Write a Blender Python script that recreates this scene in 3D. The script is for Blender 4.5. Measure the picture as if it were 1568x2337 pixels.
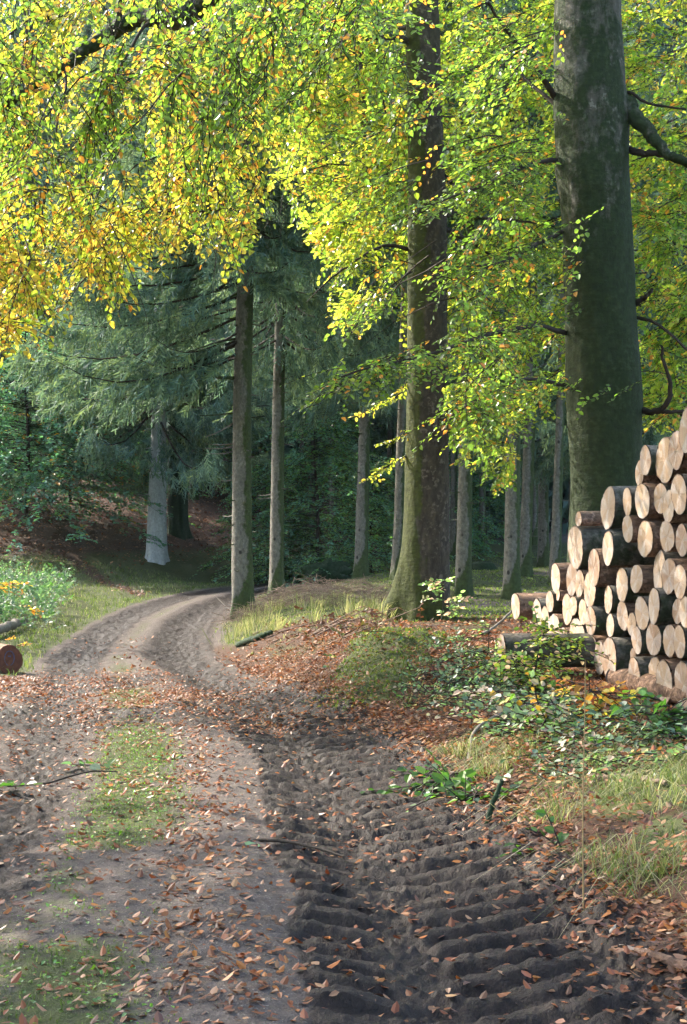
import bpy, math
import numpy as np

for _o in list(bpy.data.objects):
    bpy.data.objects.remove(_o)
SC = bpy.context.scene
R = math.radians

# ------------------------------------------------------------------ camera, sky, sun, exposure
cam_d = bpy.data.cameras.new('camera')
cam = bpy.data.objects.new('camera', cam_d)
SC.collection.objects.link(cam)
cam.location = (0, 0, 1.5)
cam.rotation_euler = (R(90), 0, 0)
cam_d.sensor_fit = 'VERTICAL'
cam_d.sensor_height = 36.0
cam_d.lens = 50.0
cam_d.shift_y = 0.0263
cam_d.clip_start = 0.05
cam_d.clip_end = 3000
SC.camera = cam

SUN_DIR = np.array([-0.80, 0.60, 0.80]); SUN_DIR /= np.linalg.norm(SUN_DIR)   # towards the sun
SUN_EL = math.asin(SUN_DIR[2])
w = bpy.data.worlds.new('World'); SC.world = w; w.use_nodes = True
nt = w.node_tree
sky = nt.nodes.new('ShaderNodeTexSky'); sky.sky_type = 'NISHITA'; sky.sun_disc = False
sky.sun_elevation = SUN_EL
sky.sun_rotation = math.atan2(SUN_DIR[0], SUN_DIR[1])
sky.air_density = 1.0; sky.dust_density = 2.5
bg = nt.nodes['Background']; bg.inputs['Strength'].default_value = 0.15
nt.links.new(sky.outputs[0], bg.inputs['Color'])

sun_d = bpy.data.lights.new('sun', 'SUN'); sun_d.energy = 2.7; sun_d.angle = R(0.6); sun_d.color = (1.0, 0.93, 0.80)
sun = bpy.data.objects.new('sun', sun_d); SC.collection.objects.link(sun)
from mathutils import Vector
sun.rotation_euler = Vector(-SUN_DIR).to_track_quat('-Z', 'Y').to_euler()

SC.view_settings.view_transform = 'Standard'; SC.view_settings.look = 'None'
SC.view_settings.exposure = 2.25; SC.view_settings.gamma = 1.0
cy = SC.cycles
cy.max_bounces = 7; cy.diffuse_bounces = 4; cy.glossy_bounces = 2; cy.transmission_bounces = 5; cy.transparent_max_bounces = 8
cy.use_adaptive_sampling = True; cy.adaptive_threshold = 0.03
cy.use_denoising = True
cy.sample_clamp_indirect = 6.0
cy.caustics_reflective = False; cy.caustics_refractive = False

# ------------------------------------------------------------------ helpers
rng = np.random.default_rng(11)
F, U0, V0 = 3245.8, 784.0, 1230.0


def P(u, v, d):
    """world point at distance d that the photograph (1568 x 2337) shows at u, v"""
    return np.array([(u - U0) / F * d, d, 1.5 + (V0 - v) / F * d])


def smooth(a, b, x):
    t = np.clip((np.asarray(x, float) - a) / (b - a), 0, 1)
    return t * t * (3 - 2 * t)


def _hash(ix, iy, iz, seed):
    h = (ix.astype(np.int64) * 374761393 + iy.astype(np.int64) * 668265263 + iz.astype(np.int64) * 2147483647 + seed * 1274126177) & 0xFFFFFFFF
    h = ((h ^ (h >> 13)) * 1274126177) & 0xFFFFFFFF
    h = ((h ^ (h >> 16)) * 2246822519) & 0xFFFFFFFF
    return ((h ^ (h >> 15)) & 0xFFFFFF) / float(0xFFFFFF)


def noise2(x, y, seed=0):
    x = np.asarray(x, float); y = np.asarray(y, float)
    x0 = np.floor(x); y0 = np.floor(y)
    fx = x - x0; fy = y - y0
    fx = fx * fx * (3 - 2 * fx); fy = fy * fy * (3 - 2 * fy)
    z = np.zeros_like(x0)
    a = _hash(x0, y0, z, seed); b = _hash(x0 + 1, y0, z, seed); c = _hash(x0, y0 + 1, z, seed); d = _hash(x0 + 1, y0 + 1, z, seed)
    return (a * (1 - fx) + b * fx) * (1 - fy) + (c * (1 - fx) + d * fx) * fy


def fbm(x, y, oct=4, seed=0):
    s = 0; a = 0.5; t = 0
    for k in range(oct):
        s = s + a * noise2(x * 2 ** k, y * 2 ** k, seed + k * 17); t += a; a *= 0.5
    return s / t


def noise3(p, sc, seed=0):
    """smooth 3d noise 0..1 at points p (n,3)"""
    q = p * sc
    i = np.floor(q); f = q - i; f = f * f * (3 - 2 * f)
    out = 0
    for dx in (0, 1):
        for dy in (0, 1):
            for dz in (0, 1):
                wt = (f[:, 0] if dx else 1 - f[:, 0]) * (f[:, 1] if dy else 1 - f[:, 1]) * (f[:, 2] if dz else 1 - f[:, 2])
                out = out + wt * _hash(i[:, 0] + dx, i[:, 1] + dy, i[:, 2] + dz, seed)
    return out


def unit(a):
    a = np.asarray(a, float)
    return a / np.maximum(np.linalg.norm(a, axis=-1, keepdims=True), 1e-9)


class MB:
    """collects vertices and faces, builds ONE mesh object"""
    def __init__(s):
        s.v = []; s.f = []; s.c = []; s.m = []; s.n = 0

    def add(s, v, faces, col=None, mat=0):
        v = np.asarray(v, float).reshape(-1, 3)
        for f in (faces if isinstance(faces, (list, tuple)) else [faces]):
            f = np.asarray(f, np.int64)
            s.f.append(f + s.n); s.m.append(np.full(len(f), mat, np.int32))
        s.v.append(v); s.n += len(v)
        if col is None:
            col = np.ones((len(v), 3))
        s.c.append(np.broadcast_to(np.asarray(col, float), (len(v), 3)))

    def mesh(s, name, mats, smooth_shade=True):
        me = bpy.data.meshes.new(name)
        v = np.concatenate(s.v); c = np.concatenate(s.c)
        tot = np.concatenate([np.full(len(f), f.shape[1], np.int64) for f in s.f])
        idx = np.concatenate([f.ravel() for f in s.f])
        me.vertices.add(len(v)); me.vertices.foreach_set('co', v.astype(np.float32).ravel())
        me.loops.add(len(idx)); me.loops.foreach_set('vertex_index', idx.astype(np.int32))
        me.polygons.add(len(tot))
        st = np.concatenate([[0], np.cumsum(tot)[:-1]])
        me.polygons.foreach_set('loop_start', st.astype(np.int32))
        me.polygons.foreach_set('material_index', np.concatenate(s.m))
        me.polygons.foreach_set('use_smooth', np.full(len(tot), smooth_shade))
        at = me.attributes.new('col', 'FLOAT_COLOR', 'POINT')
        at.data.foreach_set('color', np.concatenate([c, np.ones((len(c), 1))], 1).astype(np.float32).ravel())
        me.update(calc_edges=True)
        for m in (mats if isinstance(mats, (list, tuple)) else [mats]):
            me.materials.append(m)
        return me

    def build(s, name, mats, parent=None, smooth_shade=True):
        return link(name, s.mesh(name, mats, smooth_shade), parent)


def link(name, me, parent=None):
    o = bpy.data.objects.new(name, me)
    SC.collection.objects.link(o)
    if parent is not None:
        o.parent = parent
    return o


def tag(o, label=None, cat=None, group=None, kind=None):
    if label: o['label'] = label
    if cat: o['category'] = cat
    if group: o['group'] = group
    if kind: o['kind'] = kind
    return o


def thing(name, label, cat, loc=(0, 0, 0), rz=0.0, group=None):
    o = bpy.data.objects.new(name, None)
    SC.collection.objects.link(o)
    o.empty_display_size = 0.2
    o.location = tuple(float(a) for a in loc); o.rotation_euler = (0, 0, rz)
    return tag(o, label, cat, group)


def dup(root, loc, rz, scale, label, group=None):
    r = root.copy(); SC.collection.objects.link(r)
    r.location = tuple(float(a) for a in loc); r.rotation_euler = (0, 0, rz); r.scale = (scale,) * 3
    r['label'] = label
    if group: r['group'] = group
    for ch in list(root.children):
        c = ch.copy(); SC.collection.objects.link(c); c.parent = r
    return r


def tube_path(pts, n):
    """catmull-rom resample of a polyline"""
    p = np.asarray(pts, float)
    q = np.vstack([2 * p[0] - p[1], p, 2 * p[-1] - p[-2]])
    t = np.linspace(0, len(p) - 1, n); i = np.minimum(t.astype(int), len(p) - 2); f = (t - i)[:, None]
    a, b, c, d = q[i], q[i + 1], q[i + 2], q[i + 3]
    return 0.5 * (2 * b + (c - a) * f + (2 * a - 5 * b + 4 * c - d) * f ** 2 + (3 * b - a - 3 * c + d) * f ** 3)


def tube(mb, pts, rad, seg=8, mod=None, col=None, mat=0, cap=True):
    pts = np.asarray(pts, float); n = len(pts)
    rad = np.broadcast_to(np.asarray(rad, float), (n,))
    T = unit(np.gradient(pts, axis=0))
    ref = np.array([0, 1.0, 0]) if abs(T[:, 2]).mean() > 0.6 else np.array([0, 0, 1.0])
    A = unit(np.cross(T, ref)); B = np.cross(T, A)
    th = np.linspace(0, 2 * math.pi, seg, endpoint=False)
    rr = rad[:, None] * np.ones(seg)[None]
    if mod is not None:
        rr = rr * mod
    v = pts[:, None] + rr[..., None] * (np.cos(th)[None, :, None] * A[:, None] + np.sin(th)[None, :, None] * B[:, None])
    i = np.arange(n - 1)[:, None] * seg; j = np.arange(seg)[None]; j2 = (j + 1) % seg
    f = np.stack([i + j, i + j2, i + seg + j2, i + seg + j], -1).reshape(-1, 4)
    vv = v.reshape(-1, 3)
    if col is not None:
        col = np.repeat(np.asarray(col), seg, 0) if np.ndim(col) == 2 else col
    fs = [f]
    if cap:
        fs.append(np.arange(seg)[None, ::-1] + (n - 1) * seg if seg <= 12 else np.arange(seg)[None] + (n - 1) * seg)
    mb.add(vv, fs, col, mat)
    return vv


# ------------------------------------------------------------------ materials
def mat_new(name):
    m = bpy.data.materials.new(name); m.use_nodes = True
    t = m.node_tree
    b = t.nodes['Principled BSDF']
    return m, t, b


def nd(t, typ, **k):
    n = t.nodes.new(typ)
    for a, v in k.items():
        setattr(n, a, v)
    return n


def mixc(t, fac, a, b, blend='MIX'):
    n = t.nodes.new('ShaderNodeMix'); n.data_type = 'RGBA'; n.blend_type = blend
    for s, x in ((n.inputs['Factor'], fac), (n.inputs['A'], a), (n.inputs['B'], b)):
        if hasattr(x, 'links') or hasattr(x, 'is_linked'):
            t.links.new(x, s)
        elif isinstance(x, (int, float)):
            s.default_value = x
        else:
            s.default_value = (*x, 1) if len(x) == 3 else x
    return n.outputs['Result']


def ramp(t, x, lo, hi, a=0.0, b=1.0):
    n = t.nodes.new('ShaderNodeMapRange'); n.clamp = True
    n.inputs['From Min'].default_value = lo; n.inputs['From Max'].default_value = hi
    n.inputs['To Min'].default_value = a; n.inputs['To Max'].default_value = b
    t.links.new(x, n.inputs['Value'])
    return n.outputs['Result']


def mth(t, op, a, b=0.0):
    n = t.nodes.new('ShaderNodeMath'); n.operation = op
    for s, x in ((n.inputs[0], a), (n.inputs[1], b)):
        if isinstance(x, (int, float)): s.default_value = x
        else: t.links.new(x, s)
    return n.outputs[0]


def coords(t, scale=(1, 1, 1), kind='Object'):
    tc = t.nodes.new('ShaderNodeTexCoord'); mp = t.nodes.new('ShaderNodeMapping')
    mp.inputs['Scale'].default_value = scale
    t.links.new(tc.outputs[kind], mp.inputs['Vector'])
    return mp.outputs['Vector']


def ntex(t, vec, scale, detail=4, rough=0.6, out='Fac'):
    n = t.nodes.new('ShaderNodeTexNoise')
    n.inputs['Scale'].default_value = scale; n.inputs['Detail'].default_value = detail; n.inputs['Roughness'].default_value = rough
    if vec is not None: t.links.new(vec, n.inputs['Vector'])
    return n.outputs[out]


def bump(t, b, h, strength, dist):
    n = t.nodes.new('ShaderNodeBump'); n.inputs['Strength'].default_value = strength; n.inputs['Distance'].default_value = dist
    t.links.new(h, n.inputs['Height']); t.links.new(n.outputs['Normal'], b.inputs['Normal'])


def attr(t, name='col'):
    n = t.nodes.new('ShaderNodeAttribute'); n.attribute_name = name
    return n


def leaf_mat(name, trans=(2.6, 2.3, 0.9), mixf=0.5, rough=0.38, spec=0.5):
    """leaf: its own colour per leaf (attribute), glossy skin, light shining through"""
    m, t, b = mat_new(name)
    a = attr(t)
    t.links.new(a.outputs['Color'], b.inputs['Base Color'])
    b.inputs['Roughness'].default_value = rough
    b.inputs['Specular IOR Level'].default_value = spec
    tr = nd(t, 'ShaderNodeBsdfTranslucent')
    t.links.new(mixc(t, 1.0, a.outputs['Color'], trans, 'MULTIPLY'), tr.inputs['Color'])
    mx = nd(t, 'ShaderNodeMixShader'); mx.inputs[0].default_value = mixf
    t.links.new(b.outputs[0], mx.inputs[1]); t.links.new(tr.outputs[0], mx.inputs[2])
    t.links.new(mx.outputs[0], t.nodes['Material Output'].inputs['Surface'])
    return m


def bark_mat(name, base, dark, moss=(0.05, 0.075, 0.012), moss_amt=0.0, side=0.5, stretch=(6, 6, 2.2), knots=0.0, low=0.0, bstr=0.6, lichen=0.25):
    m, t, b = mat_new(name)
    v = coords(t, stretch); v1 = coords(t)
    n1 = ntex(t, v, 2.2, 8, 0.65); n2 = ntex(t, v1, 1.6, 5, 0.6); n3 = ntex(t, v1, 14, 4, 0.6)
    c = mixc(t, ramp(t, n1, 0.35, 0.68), dark, base)
    c = mixc(t, mth(t, 'MULTIPLY', mth(t, 'MULTIPLY', ramp(t, n3, 0.54, 0.62), ramp(t, n2, .42, .55)), lichen), c, tuple(min(1, x * 2.0 + 0.05) for x in base))
    c = mixc(t, mth(t, 'MULTIPLY', ramp(t, n2, 0.52, 0.66), 0.55), c, dark)
    if knots > 0:
        vo = nd(t, 'ShaderNodeTexVoronoi'); vo.inputs['Scale'].default_value = 1.0
        t.links.new(coords(t, (3.4, 3.4, 2.6)), vo.inputs['Vector'])
        c = mixc(t, mth(t, 'MULTIPLY', ramp(t, vo.outputs['Distance'], 0.10, 0.16, 1, 0), knots), c, tuple(x * 0.22 for x in dark))
    if moss_amt > 0:
        g = nd(t, 'ShaderNodeNewGeometry'); sp = nd(t, 'ShaderNodeSeparateXYZ'); t.links.new(g.outputs['Normal'], sp.inputs[0])
        so = nd(t, 'ShaderNodeSeparateXYZ'); t.links.new(v1, so.inputs[0])
        pz = mth(t, 'ADD', mth(t, 'MULTIPLY', ntex(t, coords(t, (2.2, 2.2, .9)), 1.0, 5, 0.65), .75), mth(t, 'MULTIPLY', ntex(t, v1, 9, 5, 0.7), .28))
        f = mth(t, 'ADD', pz, mth(t, 'MULTIPLY', sp.outputs['X'], -side))
        if low > 0:
            f = mth(t, 'ADD', f, ramp(t, so.outputs['Z'], 0.0, low, 0.45, 0.0))
        f = ramp(t, f, 0.66 - 0.35 * moss_amt, 0.74 - 0.35 * moss_amt)
        mc = mixc(t, ramp(t, n3, 0.3, 0.7), tuple(x * 0.45 for x in moss), moss)
        c = mixc(t, mth(t, 'MULTIPLY', f, 0.92), c, mc)
    t.links.new(c, b.inputs['Base Color'])
    b.inputs['Roughness'].default_value = 0.85; b.inputs['Specular IOR Level'].default_value = 0.25
    bump(t, b, mth(t, 'ADD', mth(t, 'ADD', n1, mth(t, 'MULTIPLY', n3, 0.6)), mth(t, 'MULTIPLY', ntex(t, coords(t, (1.5, 1.5, 9)), 2.0, 4, .6), .5)), bstr, 0.045)
    return m


def simple_mat(name, col, rough=0.8, var=0.5, scale=12, spec=0.3):
    m, t, b = mat_new(name)
    n = ntex(t, coords(t), scale, 5)
    t.links.new(mixc(t, ramp(t, n, 0.3, 0.7), tuple(x * (1 - var) for x in col), col), b.inputs['Base Color'])
    b.inputs['Roughness'].default_value = rough; b.inputs['Specular IOR Level'].default_value = spec
    bump(t, b, n, 0.4, 0.02)
    return m


M = {}
M['leaf'] = leaf_mat('beech leaf', trans=(2.8, 2.6, 2.0), mixf=0.55, rough=0.29, spec=.65)
M['leaf_shade'] = leaf_mat('shrub leaf', trans=(1.5, 1.9, 0.9), mixf=0.4, rough=0.42)
M['dead_leaf'] = leaf_mat('fallen leaf', trans=(1.5, 1.2, 0.9), mixf=0.15, rough=0.45, spec=0.28)
M['grass'] = leaf_mat('grass blade', trans=(1.35, 1.45, 0.9), mixf=0.38, rough=0.4)
M['needle'] = leaf_mat('spruce needle', trans=(1.5, 1.5, 0.9), mixf=0.3, rough=0.65, spec=0.2)
M['twig'] = simple_mat('twig bark', (0.045, 0.032, 0.022))
M['dry_twig'] = simple_mat('dry twig', (0.22, 0.15, 0.11))
M['grey_twig'] = simple_mat('weathered wood', (0.25, 0.21, 0.17))
M['beech'] = bark_mat('beech bark', (0.085, 0.066, 0.047), (0.034, 0.027, 0.019), moss=(0.052, 0.064, 0.008), moss_amt=0.24, side=0.44, low=.7, lichen=.6)
M['old_beech'] = bark_mat('old beech bark', (0.115, 0.105, 0.082), (0.05, 0.045, 0.034), moss=(0.020, 0.038, 0.007), moss_amt=0.58, side=0.0, low=6.5, lichen=0.7)
M['mossy'] = bark_mat('mossy dark bark', (0.05, 0.045, 0.035), (0.02, 0.02, 0.015), moss=(0.02, 0.045, 0.015), moss_amt=0.9, side=0.05, low=2)
M['spruce'] = bark_mat('spruce bark', (0.20, 0.185, 0.15), (0.10, 0.088, 0.07), moss=(0.05, 0.075, 0.015), moss_amt=0.3, side=-0.25, low=0.9, stretch=(9, 9, 5), knots=0.9)
M['pale_spruce'] = bark_mat('pale spruce bark', (0.52, 0.54, 0.56), (0.34, 0.35, 0.36), moss_amt=0.0, stretch=(9, 9, 5), knots=0.7)

# ------------------------------------------------------------------ terrain
CL = np.array([(0.1, -40), (-0.05, -10), (-0.2, 0), (-0.55, 4.6), (-0.7, 6.5), (-0.95, 8.85), (-1.4, 11.6), (-1.9, 14), (-2.65, 18), (-3.2, 21),
               (-3.65, 25), (-3.95, 29), (-4.0, 32), (-3.85, 36), (-3.2, 40.5), (-1.6, 44.5), (1.2, 47.5), (5, 49.8), (11, 52), (30, 56)], float)
CLp = tube_path(CL, 420)
CLs = np.concatenate([[0], np.cumsum(np.linalg.norm(np.diff(CLp, axis=0), axis=1))])


def road_coords(x, y):
    """lateral offset (right +) and arc length along the track"""
    x = np.asarray(x, float).ravel(); y = np.asarray(y, float).ravel()
    e = np.empty(len(x)); s = np.empty(len(x))
    a = CLp[:-1]; dv = np.diff(CLp, axis=0); L2 = (dv ** 2).sum(1)
    for k in range(0, len(x), 20000):
        px = x[k:k + 20000, None]; py = y[k:k + 20000, None]
        t = np.clip(((px - a[:, 0]) * dv[:, 0] + (py - a[:, 1]) * dv[:, 1]) / L2, 0, 1)
        qx = a[:, 0] + t * dv[:, 0]; qy = a[:, 1] + t * dv[:, 1]
        d2 = (px - qx) ** 2 + (py - qy) ** 2
        j = d2.argmin(1); ii = np.arange(len(j))
        cr = dv[j, 0] * (py[:, 0] - a[j, 1]) - dv[j, 1] * (px[:, 0] - a[j, 0])
        e[k:k + 20000] = -np.sign(cr) * np.sqrt(d2[ii, j])
        s[k:k + 20000] = CLs[j] + t[ii, j] * np.sqrt(L2[j])
    return e * (1 + .30 * smooth(12.5, 19, y)), s          # the track narrows beyond the leafy apron


S0 = float(CLs[np.abs(CLp[:, 1]).argmin()])       # arc length beside the camera


def moss_mound(x, y):
    """mossy hump on the right bank"""
    ridge = np.interp(y, [11.5, 13.0, 15, 17.5], [.05, .22, .55, .95])
    a = np.exp(-((x - ridge) / .50) ** 2) * smooth(11.6, 13.0, y) * (1 - smooth(16.0, 18.5, y))
    return np.clip(a * (.35 + 1.3 * fbm(x * 2.2 + 7, y * 1.4, 3, 61)) * 1.05, 0, 1.1)


def terrain(x, y, fine=True):
    """height and surface masks"""
    x = np.asarray(x, float).ravel(); y = np.asarray(y, float).ravel()
    e, s = road_coords(x, y); s = s - S0
    zr = np.interp(y, [-50, 0, 10, 13, 17, 21, 25, 28, 32, 36, 42, 55, 90, 400], [0, 0, 0, -.02, -.12, -.24, -.30, -.28, -.18, -.1, .02, .25, .8, 3])
    zf = np.interp(y, [-50, 0, 7, 10, 11.5, 13, 14.3, 15.4, 17, 22, 30, 34, 45, 60, 90, 400], [.3, .28, .26, .12, .03, .09, .17, .26, .31, .27, .1, .22, .55, 1.0, 1.6, 3])
    zf = zf + .12 * (1 - smooth(.8, 2.0, x)) * smooth(9, 11, y) * (1 - smooth(15, 18, y))
    wr = np.interp(y, [0, 14, 22, 28, 40], [1.0, 1.2, 2.2, 2.6, 4])
    tr = np.clip((e - 1.45) / wr, 0, 1); tr = tr * tr * (3 - 2 * tr)
    z = zr + (zf - zr) * tr
    # left verge and the wooded slope behind the bend
    z = z + smooth(1.6, 5, -e) * 0.12
    slope = .06 + .15 * (1 - smooth(-7, 9, x))
    rise = np.clip(-e - 4.5, 0, 40) * slope * smooth(34, 50, y)
    z = z + 10 * (1 - np.exp(-rise / 10))
    z = z + 0.11 * moss_mound(x, y) * (.5 + fbm(x * 3.5, y * 2.5, 2, 63))
    offroad = smooth(1.5, 2.4, np.abs(e + 0.0))
    z = z + offroad * (0.16 * (fbm(x * .9, y * .9, 4, 5) - .5) + 0.10 * smooth(20, 40, y) * (fbm(x * .35, y * .35, 3, 9) - .5) * 4)
    near = 1 - smooth(11.5, 15.5, y)
    mask = np.zeros((len(x), 4))
    if fine:
        n_big = fbm(x * 1.3, y * 1.3, 4, 21); n_mid = fbm(x * 6, y * 6, 4, 22); n_sm = fbm(x * 22, y * 22, 3, 23)
        onroad = 1 - smooth(1.5, 2.0, np.abs(e))
        # ruts
        wob = (n_big - .5) * .25
        rw = .38 + .14 * smooth(14, 22, y); rutR = np.exp(-((e - .95 + wob) / rw) ** 2); rutL = np.exp(-((e + .95 + wob) / (rw - .04)) ** 2)
        z = z - 0.07 * rutR - 0.05 * rutL + 0.035 * np.exp(-((e - .18) / .22) ** 2) * onroad + 0.05 * np.exp(-((e - 1.62) / .12) ** 2) * n_mid
        # tyre lugs pressed into the right rut
        lugR = smooth(.93, 1.0, e) * (1 - smooth(1.40, 1.52, e)); lugL = smooth(.42, .50, e) * (1 - smooth(.70, .80, e))
        ph = (s + 0.08 * (n_big - .5) + .020 * (n_mid - .5)) / .215
        wav = lambda p: np.clip(np.sin(p * 2 * math.pi) * 2.2 + .3, -1, 1)
        amp = near * (0.62 + 0.38 * smooth(.36, .56, fbm(x * 2.1, y * 2.1, 2, 31)))
        z = z + amp * (.025 * lugR * wav(ph - (e - 1.2) * .55) + .022 * lugL * wav(ph + .5 + (e - .5) * .4))
        # clods
        mud = np.clip(rutR * 1.25 + rutL * 1.25 * (1 - near * .45), 0, 1) * onroad
        mudR = smooth(.36, .50, e + .25 * (n_big - .5)) * (1 - smooth(1.6, 1.85, e))
        mud = np.maximum(mud, mudR * (1 - smooth(9.5, 13.0, y) * .55))
        mud = np.maximum(mud, onroad * smooth(.5, .62, fbm(x * .8, y * .5, 3, 41)) * smooth(10, 12.5, y) * (1 - smooth(15.5, 17.5, y)) * .9)
        mud = np.clip(mud * (.78 + .9 * (n_mid - .3)) * (1 + .25 * smooth(16, 22, y)), 0, 1)
        clod = np.clip(n_sm - .45, 0, 1) * 2
        rdg = 1 - np.abs(2 * fbm(x * 13, y * 13, 3, 24) - 1)
        lug = np.clip(lugR + lugL, 0, 1) * near
        z = z + mud * (1 - .5 * lug) * (.030 * (n_mid - .5) * 2 + .036 * clod + .022 * (rdg - .7) + .016 * (fbm(x * 42, y * 42, 2, 25) - .5) * near) + onroad * (1 - mud) * (.006 * (n_sm - .5) + .012 * (n_mid - .5))
        z = z + offroad * (.05 * (n_mid - .5))
        # surface masks: R mud  G grass/moss  B leaf litter
        gN = fbm(x * 1.1, y * 1.1, 4, 51)
        grass = np.zeros(len(x))
        grass = np.maximum(grass, onroad * np.exp(-((e + np.interp(y, [5, 12, 25], [.46, .27, .15])) / np.interp(y, [5, 12], [.42, .32])) ** 2) * smooth(.16, .60, gN + .05) * (.8 - .35 * smooth(14, 20, y)))
        grass = np.maximum(grass, smooth(1.45, 1.9, -e) * (1 - smooth(.2, .9, z - zr - .35)) * smooth(15.5, 18, y))
        rgt = smooth(1.7, 2.3, e)
        grass = np.maximum(grass, rgt * smooth(.42, .55, gN) * (1 - smooth(8, 13, y) * .6))
        grass = np.maximum(grass, rgt * smooth(20.0, 23, y - .8 * np.clip(x, -4, 3) * 0) * smooth(.25, .45, gN))
        grass = np.maximum(grass, smooth(.34, .58, moss_mound(x, y) * (.15 + 1.7 * n_mid)))
        grass = grass * (1 - mud * .8)
        litter = np.clip(smooth(1.5, 1.9, e) * (1 - smooth(21, 25, y)) * (1 - grass * .6), 0, 1)
        litter = np.maximum(litter, smooth(.15, .5, z - zr - .25) * smooth(38, 46, y) * (x < 3))
        litter = np.maximum(litter, smooth(1.5, 1.8, -e) * (1 - smooth(15.5, 17.5, y)))
        path2 = np.exp(-((x + 7.9 + .45 * (y - 44)) / .5) ** 2) * smooth(36, 39, y) * (1 - smooth(50, 54, y)) * smooth(2, 2.6, -e)
        litter = np.maximum(litter, path2); grass = grass * (1 - path2 * .8)
        mask[:, 0] = mud; mask[:, 1] = grass; mask[:, 2] = litter
        mask[:, 3] = 1
    return z, e, s, mask


def ground_z(x, y):
    return terrain(np.atleast_1d(x), np.atleast_1d(y), False)[0]


def build_ground():
    sc_f = np.linspace(-.40, .40, 540)
    ext = .40 * np.geomspace(1.02, 80, 40)
    sx = np.concatenate([-ext[::-1], sc_f, ext])
    yf = np.geomspace(2.6, 130, 800)
    yr = np.concatenate([np.linspace(-60, 2.4, 40), yf, np.geomspace(133, 900, 24)])
    X = sx[None, :] * np.maximum(yr, 2.6)[:, None]; Y = np.broadcast_to(yr[:, None], X.shape)
    x = X.ravel(); y = Y.ravel()
    z, e, s, mask = terrain(x, y, True)
    nx = len(sx); ny = len(yr)
    i = np.arange(ny - 1)[:, None] * nx + np.arange(nx - 1)[None]
    q = np.stack([i, i + 1, i + nx + 1, i + nx], -1).reshape(-1, 4)
    on = (np.abs(e[q]).mean(1) < 1.72)
    v = np.stack([x, y, z], -1)
    m = ground_mat()
    for name, sel in (('ground', ~on), ('forest_track', on)):
        f = q[sel]; used = np.unique(f); mp = np.zeros(len(v), np.int64); mp[used] = np.arange(len(used))
        mb = MB(); mb.add(v[used], mp[f], mask[used, :3])
        o = mb.build(name, m); tag(o, kind='structure')


def ground_mat():
    m, t, b = mat_new('forest soil')
    a = attr(t); sp = nd(t, 'ShaderNodeSeparateColor'); t.links.new(a.outputs['Color'], sp.inputs[0])
    v = coords(t)
    n1 = ntex(t, v, 2.0, 6); n2 = ntex(t, v, 16, 5, .7); n3 = ntex(t, v, 70, 3, .7)
    dirt = mixc(t, ramp(t, n2, .3, .7), (.066, .050, .041), (.130, .104, .088))
    dirt = mixc(t, ramp(t, n3, .60, .70), dirt, (.30, .26, .22))
    mud = mixc(t, ramp(t, n2, .3, .7), (.009, .006, .0045), (.038, .025, .019))
    lit = mixc(t, ramp(t, n2, .25, .75), (.030, .018, .012), (.085, .044, .026))
    lit = mixc(t, mth(t, 'MULTIPLY', ramp(t, n3, .5, .66), .6), lit, (.18, .10, .06))
    grs = mixc(t, ramp(t, n2, .3, .7), (.040, .045, .018), (.085, .095, .030))
    grs = mixc(t, mth(t, 'MULTIPLY', ramp(t, n1, .5, .7), .5), grs, (.11, .10, .035))
    nz = mth(t, 'MULTIPLY', mth(t, 'SUBTRACT', n2, .5), 1.1)
    msk = lambda s: ramp(t, mth(t, 'ADD', s, nz), .3, .6)
    c = mixc(t, msk(sp.outputs[0]), dirt, mud)
    c = mixc(t, msk(sp.outputs[2]), c, lit)
    c = mixc(t, msk(sp.outputs[1]), c, grs)
    t.links.new(c, b.inputs['Base Color'])
    t.links.new(ramp(t, sp.outputs[0], .3, .9, .92, .62), b.inputs['Roughness'])
    b.inputs['Specular IOR Level'].default_value = .22
    bump(t, b, mth(t, 'ADD', n2, mth(t, 'MULTIPLY', n3, .6)), 1.0, .022)
    return m


build_ground()

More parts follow.
